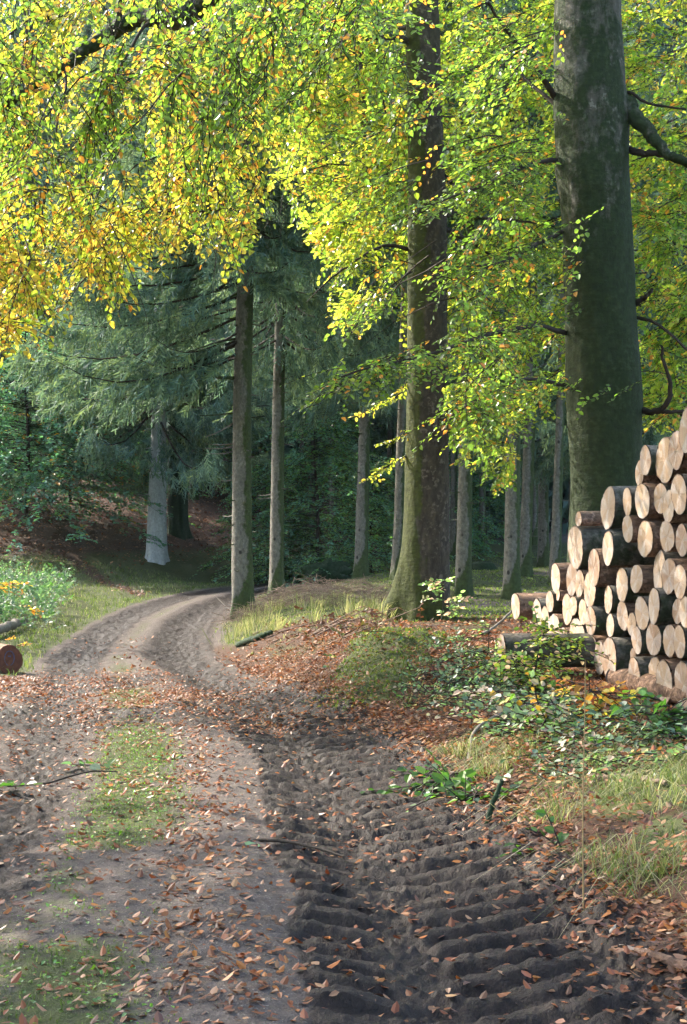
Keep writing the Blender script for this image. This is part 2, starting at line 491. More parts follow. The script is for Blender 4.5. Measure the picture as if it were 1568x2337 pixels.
# ------------------------------------------------------------------ trunks
def trunk(mb, prof, d, zbase, seg=40, rows=140, flare=0.5, lobes=6, ph=0.0, rough=0.04, seed=0, origin=(0, 0, 0), lump=None):
    """prof: rows of (v, u centre, width px) read at distance d; gives a tapered trunk with root flare"""
    prof = np.asarray(prof, float)
    zz = 1.5 + (V0 - prof[:, 0]) / F * d
    o = np.argsort(zz); zz = zz[o]; cx = ((prof[:, 1] - U0) / F * d)[o]; rad = (prof[:, 2] / F * d / 2)[o]
    z = np.concatenate([zbase - .25 + (np.linspace(0, 1, rows // 3) ** 1.3) * 1.6, np.linspace(zbase + 1.4, zz[-1], rows)])
    x = np.interp(z, zz, cx); r = np.interp(z, zz, rad)
    th = np.linspace(0, 2 * math.pi, seg, endpoint=False)
    hz = np.clip(z - zbase, -.1, None)
    g = 1 + flare * np.exp(-hz / .32)[:, None] * (.45 + .55 * np.cos(lobes * th + ph)[None] + .3 * np.cos((lobes // 2 + 1) * th + 1 + ph)[None]).clip(0)
    rr = unit(np.stack([np.cos(th), np.sin(th)], -1))
    pp = np.stack([np.broadcast_to(rr[None, :, 0] * 1.7, g.shape), np.broadcast_to(rr[None, :, 1] * 1.7, g.shape), np.broadcast_to(z[:, None] * 1.1, g.shape)], -1).reshape(-1, 3)
    g = g + (rough * 2 * (noise3(pp, 1.3, seed) - .5) + rough * (noise3(pp, 4.1, seed + 3) - .5)).reshape(g.shape)
    if lump is not None:
        for (lz, la, lw, lh) in lump:
            da = np.angle(np.exp(1j * (th - la)))
            g = g + lh * np.exp(-((z - lz) / lw) ** 2)[:, None] * np.exp(-(da / .5) ** 2)[None]
    pts = np.stack([x - origin[0], np.full_like(z, d - origin[1]), z - origin[2]], -1)
    v = pts[:, None] + (r[:, None] * g)[..., None] * np.stack([np.cos(th), np.sin(th), 0 * th], -1)[None]
    n = len(z); i = np.arange(n - 1)[:, None] * seg; j = np.arange(seg)[None]; j2 = (j + 1) % seg
    mb.add(v.reshape(-1, 3), np.stack([i + j, i + j2, i + seg + j2, i + seg + j], -1).reshape(-1, 4))
    return lambda zq: (np.interp(zq, z, x), np.interp(zq, z, r))


# ------------------------------------------------------------------ log pile
A0 = np.array([2.1, 16.5]); WN = np.array([-.985, -.172]); WN /= np.linalg.norm(WN); WT = np.array([-WN[1] * -1, 0]); WT = np.array([.172, -.985]); WT /= np.linalg.norm(WT)
LOGS = [  # crop X, crop Y, end height, tone, what sets it apart
    (198, 1800, 245), (298, 1483, 205), (455, 1540, 220), (517, 1600, 230), (545, 1450, 165), (588, 1283, 215), (575, 1665, 270), (603, 1400, 80),
    (705, 1295, 235), (757, 1320, 200), (730, 1055, 325), (752, 855, 115), (672, 1505, 225), (714, 1478, 150), (645, 1722, 190), (748, 1718, 325),
    (782, 1525, 190), (838, 1575, 210), (830, 1370, 270), (862, 1205, 270), (965, 775, 310), (963, 1065, 250), (1103, 730, 205), (1107, 925, 195),
    (1210, 725, 275), (1230, 1000, 285), (838, 1805, 255), (903, 1850, 245), (973, 1855, 315), (965, 1435, 200), (1065, 1330, 245), (1168, 1285, 212),
    (1068, 1550, 222), (980, 1620, 165), (1208, 1540, 255), (1137, 1620, 180), (1172, 1715, 205), (1230, 435, 228), (1190, 520, 190), (1375, 440, 360),
    (1455, 360, 285), (1540, 240, 335), (1340, 690, 240), (1400, 775, 240), (1475, 680, 295), (1390, 970, 245), (1495, 1010, 230), (1330, 1245, 305),
    (1405, 1265, 270), (1480, 1310, 245), (1295, 1460, 262), (1465, 1520, 190), (1520, 1520, 225), (1292, 1715, 262), (1410, 1730, 245), (1478, 1735, 232),
    (1145, 1850, 120), (1152, 1960, 238), (1305, 1985, 285), (1367, 2020, 308), (1505, 2045, 345), (1600, 480, 300), (1600, 820, 280), (1600, 1120, 300),
    (1610, 1350, 240), (1610, 1660, 300), (1625, 1930, 300)]


def solve_logs():
    L = np.array(LOGS, float)
    u = 1084.1 + L[:, 0] * .3175; v = 912.9 + L[:, 1] * .3175; h = L[:, 2] * .3175
    k = (u - U0) / F
    p = np.zeros(len(L))
    t = (k * A0[1] - A0[0]) / (WT[0] - k * WT[1])
    y = A0[1] + WT[1] * t
    t0 = t.copy()
    r = h / F * y / 2 * .985
    z0 = 1.5 + (V0 - v) / F * y; z = z0.copy()
    act = np.arange(len(L)) != 0
    for it in range(500):
        dt = t[:, None] - t[None]; dz = z[:, None] - z[None]
        dist = np.sqrt(dt ** 2 + dz ** 2) + 1e-6
        ov = (r[:, None] + r[None]) * 1.0 - dist
        ov[~act] = 0; ov[:, ~act] = 0
        np.fill_diagonal(ov, 0); ov = np.clip(ov, 0, None) * .5
        t = t + (ov * dt / dist).sum(1) * .5; z = z + (ov * dz / dist).sum(1) * .22
        t += (t0 - t) * .004; z += (z0 - z) * .03
    y = A0[1] + WT[1] * t
    for it in range(3):
        p = (k * (A0[1] + WT[1] * t) - (A0[0] + WT[0] * t)) / (WN[0] - k * WN[1])
        pc = np.clip(p, -.45, .45)
        y = A0[1] + WT[1] * t + WN[1] * pc
    x = A0[0] + WT[0] * t + WN[0] * pc
    ovm = ov.max()
    return x, y, z, r, t, pc


def log_mats():
    m, t, b = mat_new('sawn wood')
    v = coords(t)
    sx = nd(t, 'ShaderNodeSeparateXYZ'); t.links.new(v, sx.inputs[0])
    nz = ntex(t, v, 7, 3)
    oi = nd(t, 'ShaderNodeObjectInfo')
    ln = nd(t, 'ShaderNodeVectorMath'); ln.operation = 'LENGTH'
    mv = nd(t, 'ShaderNodeCombineXYZ'); t.links.new(mth(t, 'MULTIPLY', sx.outputs[1], 1.0), mv.inputs[1]); t.links.new(sx.outputs[2], mv.inputs[2])
    t.links.new(mv.outputs[0], ln.inputs[0])
    rr = mth(t, 'ADD', ln.outputs['Value'], mth(t, 'MULTIPLY', nz, .03))
    ring = mth(t, 'SINE', mth(t, 'MULTIPLY', rr, 260.0))
    ring2 = mth(t, 'SINE', mth(t, 'MULTIPLY', rr, 55.0))
    base = mixc(t, oi.outputs['Random'], (.38, .25, .145), (.39, .30, .235))
    base = mixc(t, ramp(t, oi.outputs['Random'], .55, .75, 0, .75), base, (.26, .15, .085))
    c = mixc(t, mth(t, 'MULTIPLY', ramp(t, ring, -.2, 1), .40), base, (.34, .21, .13))
    a2 = attr(t); c = mixc(t, mth(t, 'MULTIPLY', ramp(t, mth(t, 'ADD', a2.outputs['Fac'], mth(t, 'MULTIPLY', ntex(t, v, 30, 3), .10)), .97, 1.03), .9), c, (.10, .055, .035))
    c = mixc(t, mth(t, 'MULTIPLY', ramp(t, ring2, .2, 1), .22), c, (.50, .32, .2))
    c = mixc(t, mth(t, 'MULTIPLY', ramp(t, ntex(t, v, 9, 4, .7), .52, .7), .5), c, (.70, .63, .57))
    c = mixc(t, mth(t, 'MULTIPLY', ramp(t, ntex(t, v, 28, 3, .7), .62, .72), .45), c, (.26, .16, .10))
    c = mixc(t, mth(t, 'MULTIPLY', ramp(t, ntex(t, v, 3.1, 3, .6), .58, .72), .55), c, (.30, .23, .19))
    nv = nd(t, 'ShaderNodeVectorMath'); nv.operation = 'NORMALIZE'; t.links.new(mv.outputs[0], nv.inputs[0])
    jit = nd(t, 'ShaderNodeVectorMath'); jit.operation = 'ADD'; t.links.new(nv.outputs[0], jit.inputs[0])
    cr_ = nd(t, 'ShaderNodeCombineXYZ'); t.links.new(mth(t, 'MULTIPLY', oi.outputs['Random'], 40.0), cr_.inputs[0]); t.links.new(cr_.outputs[0], jit.inputs[1])
    ck = mth(t, 'ABSOLUTE', mth(t, 'SUBTRACT', ntex(t, jit.outputs[0], 2.6, 3, .6), .5))
    ck = mth(t, 'MULTIPLY', ramp(t, ck, .012, .035, 1, 0), ramp(t, ntex(t, v, 5, 2), .45, .6))
    c = mixc(t, mth(t, 'MULTIPLY', ck, ramp(t, oi.outputs['Random'], .2, .9, .15, .8)), c, (.13, .08, .05))
    c = mixc(t, mth(t, 'MULTIPLY', ramp(t, ntex(t, jit.outputs[0], 1.1, 3), .45, .62), .5), c, (.44, .40, .37))
    t.links.new(c, b.inputs['Base Color']); b.inputs['Roughness'].default_value = .75; b.inputs['Specular IOR Level'].default_value = .25
    bump(t, b, ntex(t, coords(t, (1, 1, 6)), 40, 3, .7), .5, .01)
    k = bark_mat('log bark', (.32, .19, .12), (.10, .06, .042), stretch=(3, 10, 10), bstr=1.0, lichen=.5)
    g = bark_mat('grey log bark', (.20, .175, .14), (.07, .06, .05), moss=(.05, .062, .03), moss_amt=.35, side=0, stretch=(4, 9, 9), bstr=.7)
    return m, k, g


M['sawn'], M['logbark'], M['greybark'] = log_mats()


def make_log(x, y, z, r, L, tilt, yaw, bark, seed, label, group, name='spruce_log'):
    rg = np.random.default_rng(seed)
    root = thing(name, label, 'log', (x, y, z - r), 0, group)
    root.rotation_euler = (0, tilt, math.atan2(-WN[1], -WN[0]) + yaw)
    seg = 40; nr = 26
    th = np.linspace(0, 2 * math.pi, seg, endpoint=False)
    xs = np.linspace(0, L, nr)
    pr = 1 + .05 * np.cos(2 * th + rg.uniform(0, 6)) + .025 * np.cos(3 * th + rg.uniform(0, 6))
    pp = np.stack(np.broadcast_arrays(xs[:, None] * 3, np.cos(th)[None] * 2, np.sin(th)[None] * 2), -1).reshape(-1, 3)
    q = pr[None] * (1 + .045 * (noise3(pp + seed, 1.7, seed) - .5) + .05 * (noise3(pp + seed, 5.5, seed) - .5).reshape(-1)).reshape(nr, seg)
    rad = r * .985 * q * (1 - .02 * xs / L)[:, None]
    v = np.stack([np.broadcast_to(xs[:, None], rad.shape) + 0, rad * np.cos(th), rad * np.sin(th) + r], -1)
    fz = rg.normal(0, .004, seg)
    v[0, :, 0] += fz - .004
    mb = MB(); i = np.arange(nr - 1)[:, None] * seg; j = np.arange(seg)[None]; j2 = (j + 1) % seg
    mb.add(v.reshape(-1, 3), np.stack([i + j, i + seg + j, i + seg + j2, i + j2], -1).reshape(-1, 4))
    mb.build('bark', bark, root)
    for end in (0, 1):
        mf = MB(); rings = np.array([0, .2, .4, .6, .8, .94, 1.0])
        rr = rings[:, None] * rad[0 if end == 0 else -1][None] * (1 + rg.normal(0, .012, seg))[None]
        tiltx = rg.normal(0, .04, 2)
        vv = np.stack([np.zeros_like(rr), rr * np.cos(th), rr * np.sin(th)], -1)
        vv[..., 0] = vv[..., 1] * tiltx[0] * .6 + vv[..., 2] * tiltx[1] * .6 + rg.normal(0, .0012, rr.shape)
        vv[..., 0] += -.012 if end == 0 else .012
        i = np.arange(6)[:, None] * seg
        f = np.stack([i + j, i + seg + j, i + seg + j2, i + j2], -1).reshape(-1, 4)
        mf.add(vv.reshape(-1, 3), f if end else f[:, ::-1], np.repeat(rings, seg)[:, None] * np.ones(3))
        o = mf.build('sawn_end', M['sawn'], root)
        o.location = (0 if end == 0 else L, 0, r)
    return root


lx, ly, lz, lr, lt, lp = solve_logs()
ORD = ['first', 'second', 'third', 'fourth', 'fifth', 'sixth', 'seventh', 'eighth', 'ninth', 'tenth', 'eleventh', 'twelfth', 'thirteenth', 'fourteenth', 'fifteenth', 'sixteenth']
GREY = [np.random.default_rng(900 + i).random() < .42 for i in range(len(LOGS))]


def log_labels():
    """layer above the ground and place from the left in it, with size and bark"""
    out = {0: 'single pale sawn log lying on leaf litter left of the pile, behind a leafy sapling', 1: 'log at the far left low end of the pile, jutting out over the leaf litter',
           41: 'broad pale ended log topping the pile, cut by the right picture edge'}
    hgt = lz - np.interp(lt, [-.5, 1.2, 2.5, 5], [.36, .26, .17, .02]); lay = np.clip((hgt / .30).astype(int), 0, 9)
    uu = U0 + F * lx / ly
    for k in range(10):
        idx = [i for i in np.argsort(uu) if lay[i] == k and i not in out]
        for j, i in enumerate(idx):
            size = 'thick' if lr[i] > .178 else 'thin' if lr[i] < .135 else 'medium'
            out[i] = '%s %s barked log, %s from the left in the %s layer of the pile' % (size, 'grey' if GREY[i] else 'brown', ORD[j], ORD[k])
    return out


LABELS = log_labels()
for i in range(len(LOGS)):
    rg = np.random.default_rng(500 + i)
    x, y, z, r = lx[i], ly[i], lz[i], lr[i]
    if i == 0:
        q = P(1084.1 + 198 * .3175, 912.9 + 1800 * .3175, 14.2); x, y, z, r = q[0], q[1], q[2], .5 * 245 * .3175 / F * 14.2
    Ln = rg.uniform(2.7, 3.1) if i else 1.6
    make_log(x, y, z, r, Ln, rg.normal(0, .012), rg.normal(0, .018), M['greybark'] if GREY[i] else M['logbark'], 40 + i,
             LABELS.get(i, 'pale sawn spruce log in the pile'), 'spruce logs stacked in the pile')

# bearer log under the bottom row, along the pile
def bearer():
    a = np.array([2.62, 13.6]); b = np.array([3.3, 10.4])
    za = ground_z(*a)[0] + .02; zb = ground_z(*b)[0] + .02
    root = thing('bearer_log', 'grey green log lying lengthways on the ground under the bottom row of the pile', 'log', (a[0], a[1], za))
    mb = MB(); th = np.linspace(0, 2 * math.pi, 25)[:-1]
    p = tube_path([(0, 0, .04), ((b - a)[0] * .5, (b - a)[1] * .5, (zb - za) * .5 + .05), ((b - a)[0], (b - a)[1], zb - za + .04)], 30)
    tube(mb, p, .105, 24)
    mb.build('bark', M['logbark'], root)
    e = MB(); v = np.stack([.115 * np.cos(th), 0 * th, .115 * np.sin(th) + .04], -1); e.add(v, np.arange(24)[None]); e.build('sawn_end', M['sawn'], root).location = (0, .004, 0)


bearer()

# ------------------------------------------------------------------ leaves and sprays
PAL = {'yg': (.22, .28, .030), 'yellow': (.36, .31, .045), 'orange': (.36, .18, .03), 'green': (.11, .20, .025), 'dark': (.045, .085, .022),
       'teal': (.115, .235, .17), 'mid': (.14, .25, .085), 'olive': (.12, .12, .035), 'rust': (.20, .068, .026), 'sage': (.17, .23, .13), 'tan': (.34, .18, .095), 'pale': (.42, .31, .24), 'nettle': (.085, .135, .09), 'bramble': (.055, .115, .025), 'amber': (.32, .115, .026), 'brown': (.13, .06, .035)}


def pick(rg, mix, r1):
    """mix: list of (palette name, weight); r1 in 0..1 chooses; slight brightness variation"""
    names = [m[0] for m in mix]; wts = np.cumsum([m[1] for m in mix]); wts = wts / wts[-1]
    k = np.minimum(np.searchsorted(wts, r1), len(names) - 1)
    c = np.array([PAL[n] for n in names])[k]
    return c * rg.uniform(.75, 1.3, (len(r1), 1)) * rg.uniform(.93, 1.07, (len(r1), 3))


def leaves(mb, p, a, nrm, size, col, wd=.72, fold=.16, bend=.16, mat=0):
    a = unit(a); b = unit(np.cross(nrm, a)); n = np.cross(a, b)
    s = np.broadcast_to(np.asarray(size, float), (len(p),))[:, None]
    bd = np.asarray(bend); bd = bd[:, None] if bd.ndim else bd
    l = lambda t, w_, up: p + a * (t * s) + b * (w_ * wd * s) + n * (up * s)
    v = np.stack([p, l(.32, -.48, fold * .5), l(.72, -.38, fold * .4 - bd * .5), l(1, 0, -bd), l(.72, .38, fold * .4 - bd * .5), l(.32, .48, fold * .5)], 1)
    N = len(p); i = np.arange(N)[:, None] * 6
    f = np.concatenate([i + np.array([0, 1, 2, 3]), i + np.array([0, 3, 4, 5])])
    mb.add(v.reshape(-1, 3), f, np.repeat(col, 6, 0), mat)


def sprays(rg, mb, twigs, o, d, L, K, lsize, mix, up_jit=.35, droop=.35, keep=None, spread=.75, leaf_w=.72, upv=None, cl=.6):
    """flat alternate-leaved twigs: o (n,3) origins, d (n,3) directions, L lengths"""
    n = len(o); d = unit(d)
    if n == 0: return
    up = np.array([0, 0, 1.0]) + rg.normal(0, up_jit, (n, 3))
    if upv is not None: up = up + upv
    side = unit(np.cross(d, up)); up = np.cross(side, d)
    t = (np.arange(K) + .6) / K
    L = np.broadcast_to(L, (n,))
    pos = o[:, None] + d[:, None] * (L[:, None] * t)[..., None]
    pos[..., 2] -= droop * (L[:, None] * t ** 2)
    sg = np.where(np.arange(K) % 2 == 0, 1., -1.)
    ld = d[:, None] * .75 + side[:, None] * (sg * spread)[None, :, None] + rg.normal(0, .22, (n, K, 3))
    ld[..., 2] -= droop * .5 * t[None]
    ln = up[:, None] + rg.normal(0, .30, (n, K, 3))
    r1 = np.clip(cl * rg.random(n)[:, None] + (1 - cl) * rg.random((n, K)), 0, .999)
    r1 = np.clip((r1 - .5) * 1.35 + .5, 0, .999)
    P_ = pos.reshape(-1, 3); sel = rg.random(len(P_)) < .93
    sz = lsize * rg.uniform(.55, 1.3, n * K)
    c = pick(rg, mix, r1.reshape(-1))
    leaves(mb, P_[sel], ld.reshape(-1, 3)[sel], ln.reshape(-1, 3)[sel], sz[sel], c[sel], leaf_w, bend=rg.uniform(-.05, .35, sel.sum()))
    if twigs is not None:
        tt = np.linspace(0, 1, 4)
        q = o[:, None] + d[:, None] * (L[:, None] * tt)[..., None]; q[..., 2] -= droop * (L[:, None] * tt ** 2)
        sticks(twigs, q, .0055, .002)


def sticks(mb, q, r0, r1, mat=0, col=None):
    """many thin three-sided twigs at once, q (n,k,3)"""
    n, k, _ = q.shape
    if n == 0: return
    T = unit(np.gradient(q, axis=1)); ref = np.array([.31, .17, .93]); A = unit(np.cross(T, ref)); B = np.cross(T, A)
    r = np.linspace(0, 1, k)[None, :] * (np.asarray(r1) - np.asarray(r0)).reshape(-1, 1) + np.asarray(r0).reshape(-1, 1)
    ang = np.array([0, 2.094, 4.189])
    v = q[:, :, None] + r[..., None, None] * (np.cos(ang)[None, None, :, None] * A[:, :, None] + np.sin(ang)[None, None, :, None] * B[:, :, None])
    base = (np.arange(n)[:, None, None] * k + np.arange(k - 1)[None, :, None]) * 3; j = np.arange(3)[None, None]; j2 = (j + 1) % 3
    f = np.stack([base + j, base + j2, base + 3 + j2, base + 3 + j], -1).reshape(-1, 4)
    mb.add(v.reshape(-1, 3), f, col, mat)


def proj(p):
    return U0 + F * p[:, 0] / p[:, 1], V0 - F * (p[:, 2] - 1.5) / p[:, 1]


def canopy(rg, mbl, mbt, n, urange, vrange, drange, keep, dirf, K=11, L=(.35, .6), lsize=.066, mix=None, per=14, blen=(.7, 1.5), droop=.35, bdroop=.5, up_jit=.35):
    """branchlets hung in a part of the crown, each carrying `per` sprays"""
    u = rg.uniform(*urange, n); v = rg.uniform(*vrange, n); d = rg.uniform(*drange, n)
    s = np.stack([(u - U0) / F * d, d, 1.5 + (V0 - v) / F * d], -1)
    D = unit(dirf(n)); BL = rg.uniform(*blen, n)
    t = np.linspace(0, 1, 6)
    side = unit(np.cross(D, np.array([0, 0, 1.0]) + rg.normal(0, .2, (n, 3))))
    wig = rg.normal(0, .05, (n, 6, 1)) * side[:, None]
    q = s[:, None] + D[:, None] * (BL[:, None] * t)[..., None] + wig; q[..., 2] -= bdroop * BL[:, None] * t ** 2
    ok = keep(q[:, 0]) & (keep(q[:, 3]))
    q = q[ok]; D = D[ok]; side = side[ok]; BL = BL[ok]; n = len(q)
    sticks(mbt, q, .009 * BL, .002)
    ti = rg.uniform(.05, 1, (n, per)); k = np.minimum((ti * 5).astype(int), 4); fr = ti * 5 - k
    ii = np.arange(n)[:, None]
    o = (q[ii, k] * (1 - fr)[..., None] + q[ii, k + 1] * fr[..., None]).reshape(-1, 3)
    sg = rg.choice([-1, 1], (n, per))
    d2 = D[:, None] * .6 + side[:, None] * (sg * rg.uniform(.3, 1.1, (n, per)))[..., None] + rg.normal(0, .28, (n, per, 3))
    d2[..., 2] -= .25
    d2 = d2.reshape(-1, 3)
    ok2 = keep(o) & keep(o + unit(d2) * .4)
    sprays(rg, mbl, mbt, o[ok2], d2[ok2], rg.uniform(*L, ok2.sum()), K, lsize, mix, droop=droop, up_jit=up_jit)


def crown_cloud(rg, mbl, c, rad, n, lsize, mix, hollow=.35, keepf=None):
    """upper crown out of the frame: coarser leaves through an ellipsoid, in clumps"""
    p = unit(rg.normal(0, 1, (n, 3))) * (rg.uniform(hollow ** 3, 1, n) ** (1 / 3))[:, None] * np.asarray(rad) + np.asarray(c)
    k = noise3(p, .75, 5) > .42
    p = p[k]
    if keepf is not None: p = p[keepf(p)]
    nn = len(p)
    r1 = np.clip(noise3(p, .6, 8) * .6 + rg.random(nn) * .5 - .05, 0, .999)
    leaves(mbl, p, rg.normal(0, 1, (nn, 3)) * [1, 1, .4], rg.normal(0, .5, (nn, 3)) + [0, 0, 1], lsize * rg.uniform(.7, 1.3, nn), pick(rg, mix, r1))


def limb(mb, pts, r0, r1, seg=10, n=30, seed=0):
    p = tube_path(pts, n); rg = np.random.default_rng(seed)
    p = p + rg.normal(0, min(.012, r0 * .12), p.shape)
    rad = np.linspace(r0, r1, n)
    tube(mb, p, rad, seg, 1 + .15 * (rg.random((n, seg)) - .5))
    return p


# ------------------------------------------------------------------ the three big beeches
MIX_L = [('green', .12), ('yg', .36), ('yellow', .42), ('orange', .13)]
MIX_C = [('dark', .04), ('green', .30), ('yg', .48), ('yellow', .13), ('orange', .03)]
MIX_R = [('dark', .05), ('green', .38), ('yg', .40), ('yellow', .11), ('orange', .04)]
MIX_F = [('dark', .30), ('green', .50), ('yg', .12), ('orange', .08)]  # darker leaf mix; the shade on the front sprays is put into colour


def bound(pts, amp=26):
    a = np.array(pts, float)
    def f(u, key):
        return np.interp(u, a[:, 0], a[:, 1]) + amp * (fbm(u / 35., key * 3.1, 3, 77) - .5) * 2
    return f


VB_L = bound([(-120, 830), (0, 800), (70, 775), (120, 745), (165, 650), (215, 640), (250, 690), (300, 680), (345, 600), (400, 570), (440, 540), (500, 580), (560, 600), (590, 500), (625, 430), (650, 330), (680, 240), (760, 200)])
VB_C = bound([(520, 150), (560, 260), (610, 320), (650, 430), (690, 540), (735, 560), (760, 760), (800, 780), (850, 760), (885, 690), (930, 760), (1000, 880), (1030, 1060), (1080, 1080), (1140, 1140), (1170, 1110), (1190, 980), (1250, 960), (1290, 930), (1470, 980), (1700, 1020)])


def keep_left(p):
    u, v = proj(p); return (v < VB_L(u, p[:, 1])) & (p[:, 1] > 9)


def clear_limb(p):
    u, v = proj(p)
    vl = np.interp(u, [-80, 0, 80, 160, 235, 280, 328, 425, 470, 530], [300, 248, 200, 140, 88, 58, 38, 35, 0, -70])
    return ~((np.abs(v - vl) < 24) & (p[:, 1] < 15.9) & (noise3(p, 1.2, 6) > .34))


def keep_back(p):
    u, v = proj(p); return (v < VB_C(u, p[:, 1] * .3))


def off_trunks(p):
    u, v = proj(p)
    t3 = (u > 1255) & (u < 1475) & (p[:, 1] < 19.2)
    t2 = (u > 915) & (u < 1030) & (p[:, 1] < 22.3) & (noise3(p, 1.4, 4) > .38)
    return ~(t3 | t2)


def beech_centre():
    rg = np.random.default_rng(21)
    base = P(957, 1420, 22.0); base[2] = ground_z(base[0], base[1])[0]
    root = thing('beech_tree', 'mossy beech at the bank edge, middle of the picture, its left side rimmed with sunlight', 'tree', base, 0)
    mb = MB()
    at = trunk(mb, [(1430, 957, 118), (1400, 960, 122), (1350, 967, 118), (1250, 973, 108), (1100, 976, 101), (900, 975, 93), (700, 975, 92), (500, 975, 88), (300, 971, 78), (100, 965, 78), (-300, 960, 66), (-900, 955, 40)],
               22.0, base[2], seg=56, rows=170, flare=.30, lobes=5, ph=2.6, rough=.045, seed=3, origin=base,
               lump=[(base[2] + .0, math.pi, .26, .26), (base[2] + .35, math.pi, .5, .2)])
    mb.build('trunk', M['beech'], root)
    ml = MB(); mt = MB(); mL = MB()
    W = lambda u, v, d: P(u, v, d) - base
    for k, (pts, r0, r1) in enumerate([
        ([W(1015, 490, 22), W(1040, 488, 22.4), W(1090, 498, 22.8), W(1190, 505, 23), W(1270, 520, 23.5)], .05, .012),
        ([W(1012, 520, 22), W(1060, 545, 22.6), W(1110, 575, 23), W(1180, 640, 23)], .05, .012),
        ([W(1012, 400, 22), W(1060, 440, 22.3), W(1105, 475, 22.6)], .045, .012),
        ([W(935, 95, 22), W(900, 85, 21.5), W(832, 100, 21.2), W(828, 200, 21), W(836, 330, 21), W(842, 450, 21)], .055, .012),
        ([W(940, 60, 22), W(880, 75, 22.4), W(868, 150, 22.6), W(880, 260, 22.6)], .045, .012),
        ([W(935, 570, 22), W(880, 560, 21.6), W(820, 590, 21), W(750, 640, 20.5), W(700, 690, 20.2)], .035, .006),
        ([W(935, 860, 22), W(905, 905, 21.8), W(870, 920, 21.7), W(815, 950, 21.5)], .012, .003),
        ([W(938, 1035, 22), W(900, 1055, 21.8), W(865, 1075, 21.7), W(832, 1098, 21.5)], .012, .003),
        ([W(938, 975, 22), W(905, 1000, 21.9), W(868, 1015, 21.8)], .010, .003),
        ([W(960, -100, 22), W(850, -220, 21), W(650, -260, 20), W(480, -200, 19)], .10, .03),
        ([W(980, -150, 22), W(1080, -250, 22.5), W(1200, -230, 23)], .10, .03)]):
        m1 = MB(); limb(m1, pts, r0, r1, 8, 26, k); m1.build('branch', M['twig'] if r0 < .09 else M['beech'], root)
        if 6 <= k <= 8:
            q = tube_path(pts, 40); i = np.linspace(3, 37, 22 if k < 8 else 12).astype(int)
            dd = (q[np.minimum(i + 2, 39)] - q[i]); dd = unit(dd) + rg.normal(0, .55, (len(i), 3)) * [1, 1, .4]
            sprays(rg, ml, mt, q[i] + base, dd, .16, 5, .062, [('yg', .7), ('yellow', .3)], droop=.1)
    kp = lambda p: keep_back(p) & off_trunks(p)
    dirf = lambda n: rg.normal(0, .5, (n, 3)) * [1, 1, .6] + np.array([-.4, -.25, -.25])
    canopy(rg, ml, mt, 330, (540, 1010), (-160, 1080), (18.5, 25), kp, dirf, mix=MIX_C, per=14, lsize=.080, up_jit=.18, droop=.25, bdroop=.35)
    canopy(rg, ml, mt, 300, (560, 1300), (-160, 1120), (23, 29), keep_back, dirf, mix=MIX_C, per=15, lsize=.085, up_jit=.18, droop=.25, bdroop=.35)
    crown_cloud(rg, ml, (0.5, 22, 15), (5.5, 5, 4.5), 2800, .20, MIX_C, keepf=lambda p: proj(p)[1] < -40)
    for o, nm, mt_ in ((ml, 'crown', M['leaf']), (mt, 'twigs', M['twig'])):
        for i in range(len(o.v)): o.v[i] = o.v[i] - base
        o.build(nm, mt_, root, smooth_shade=(nm == 'twigs'))


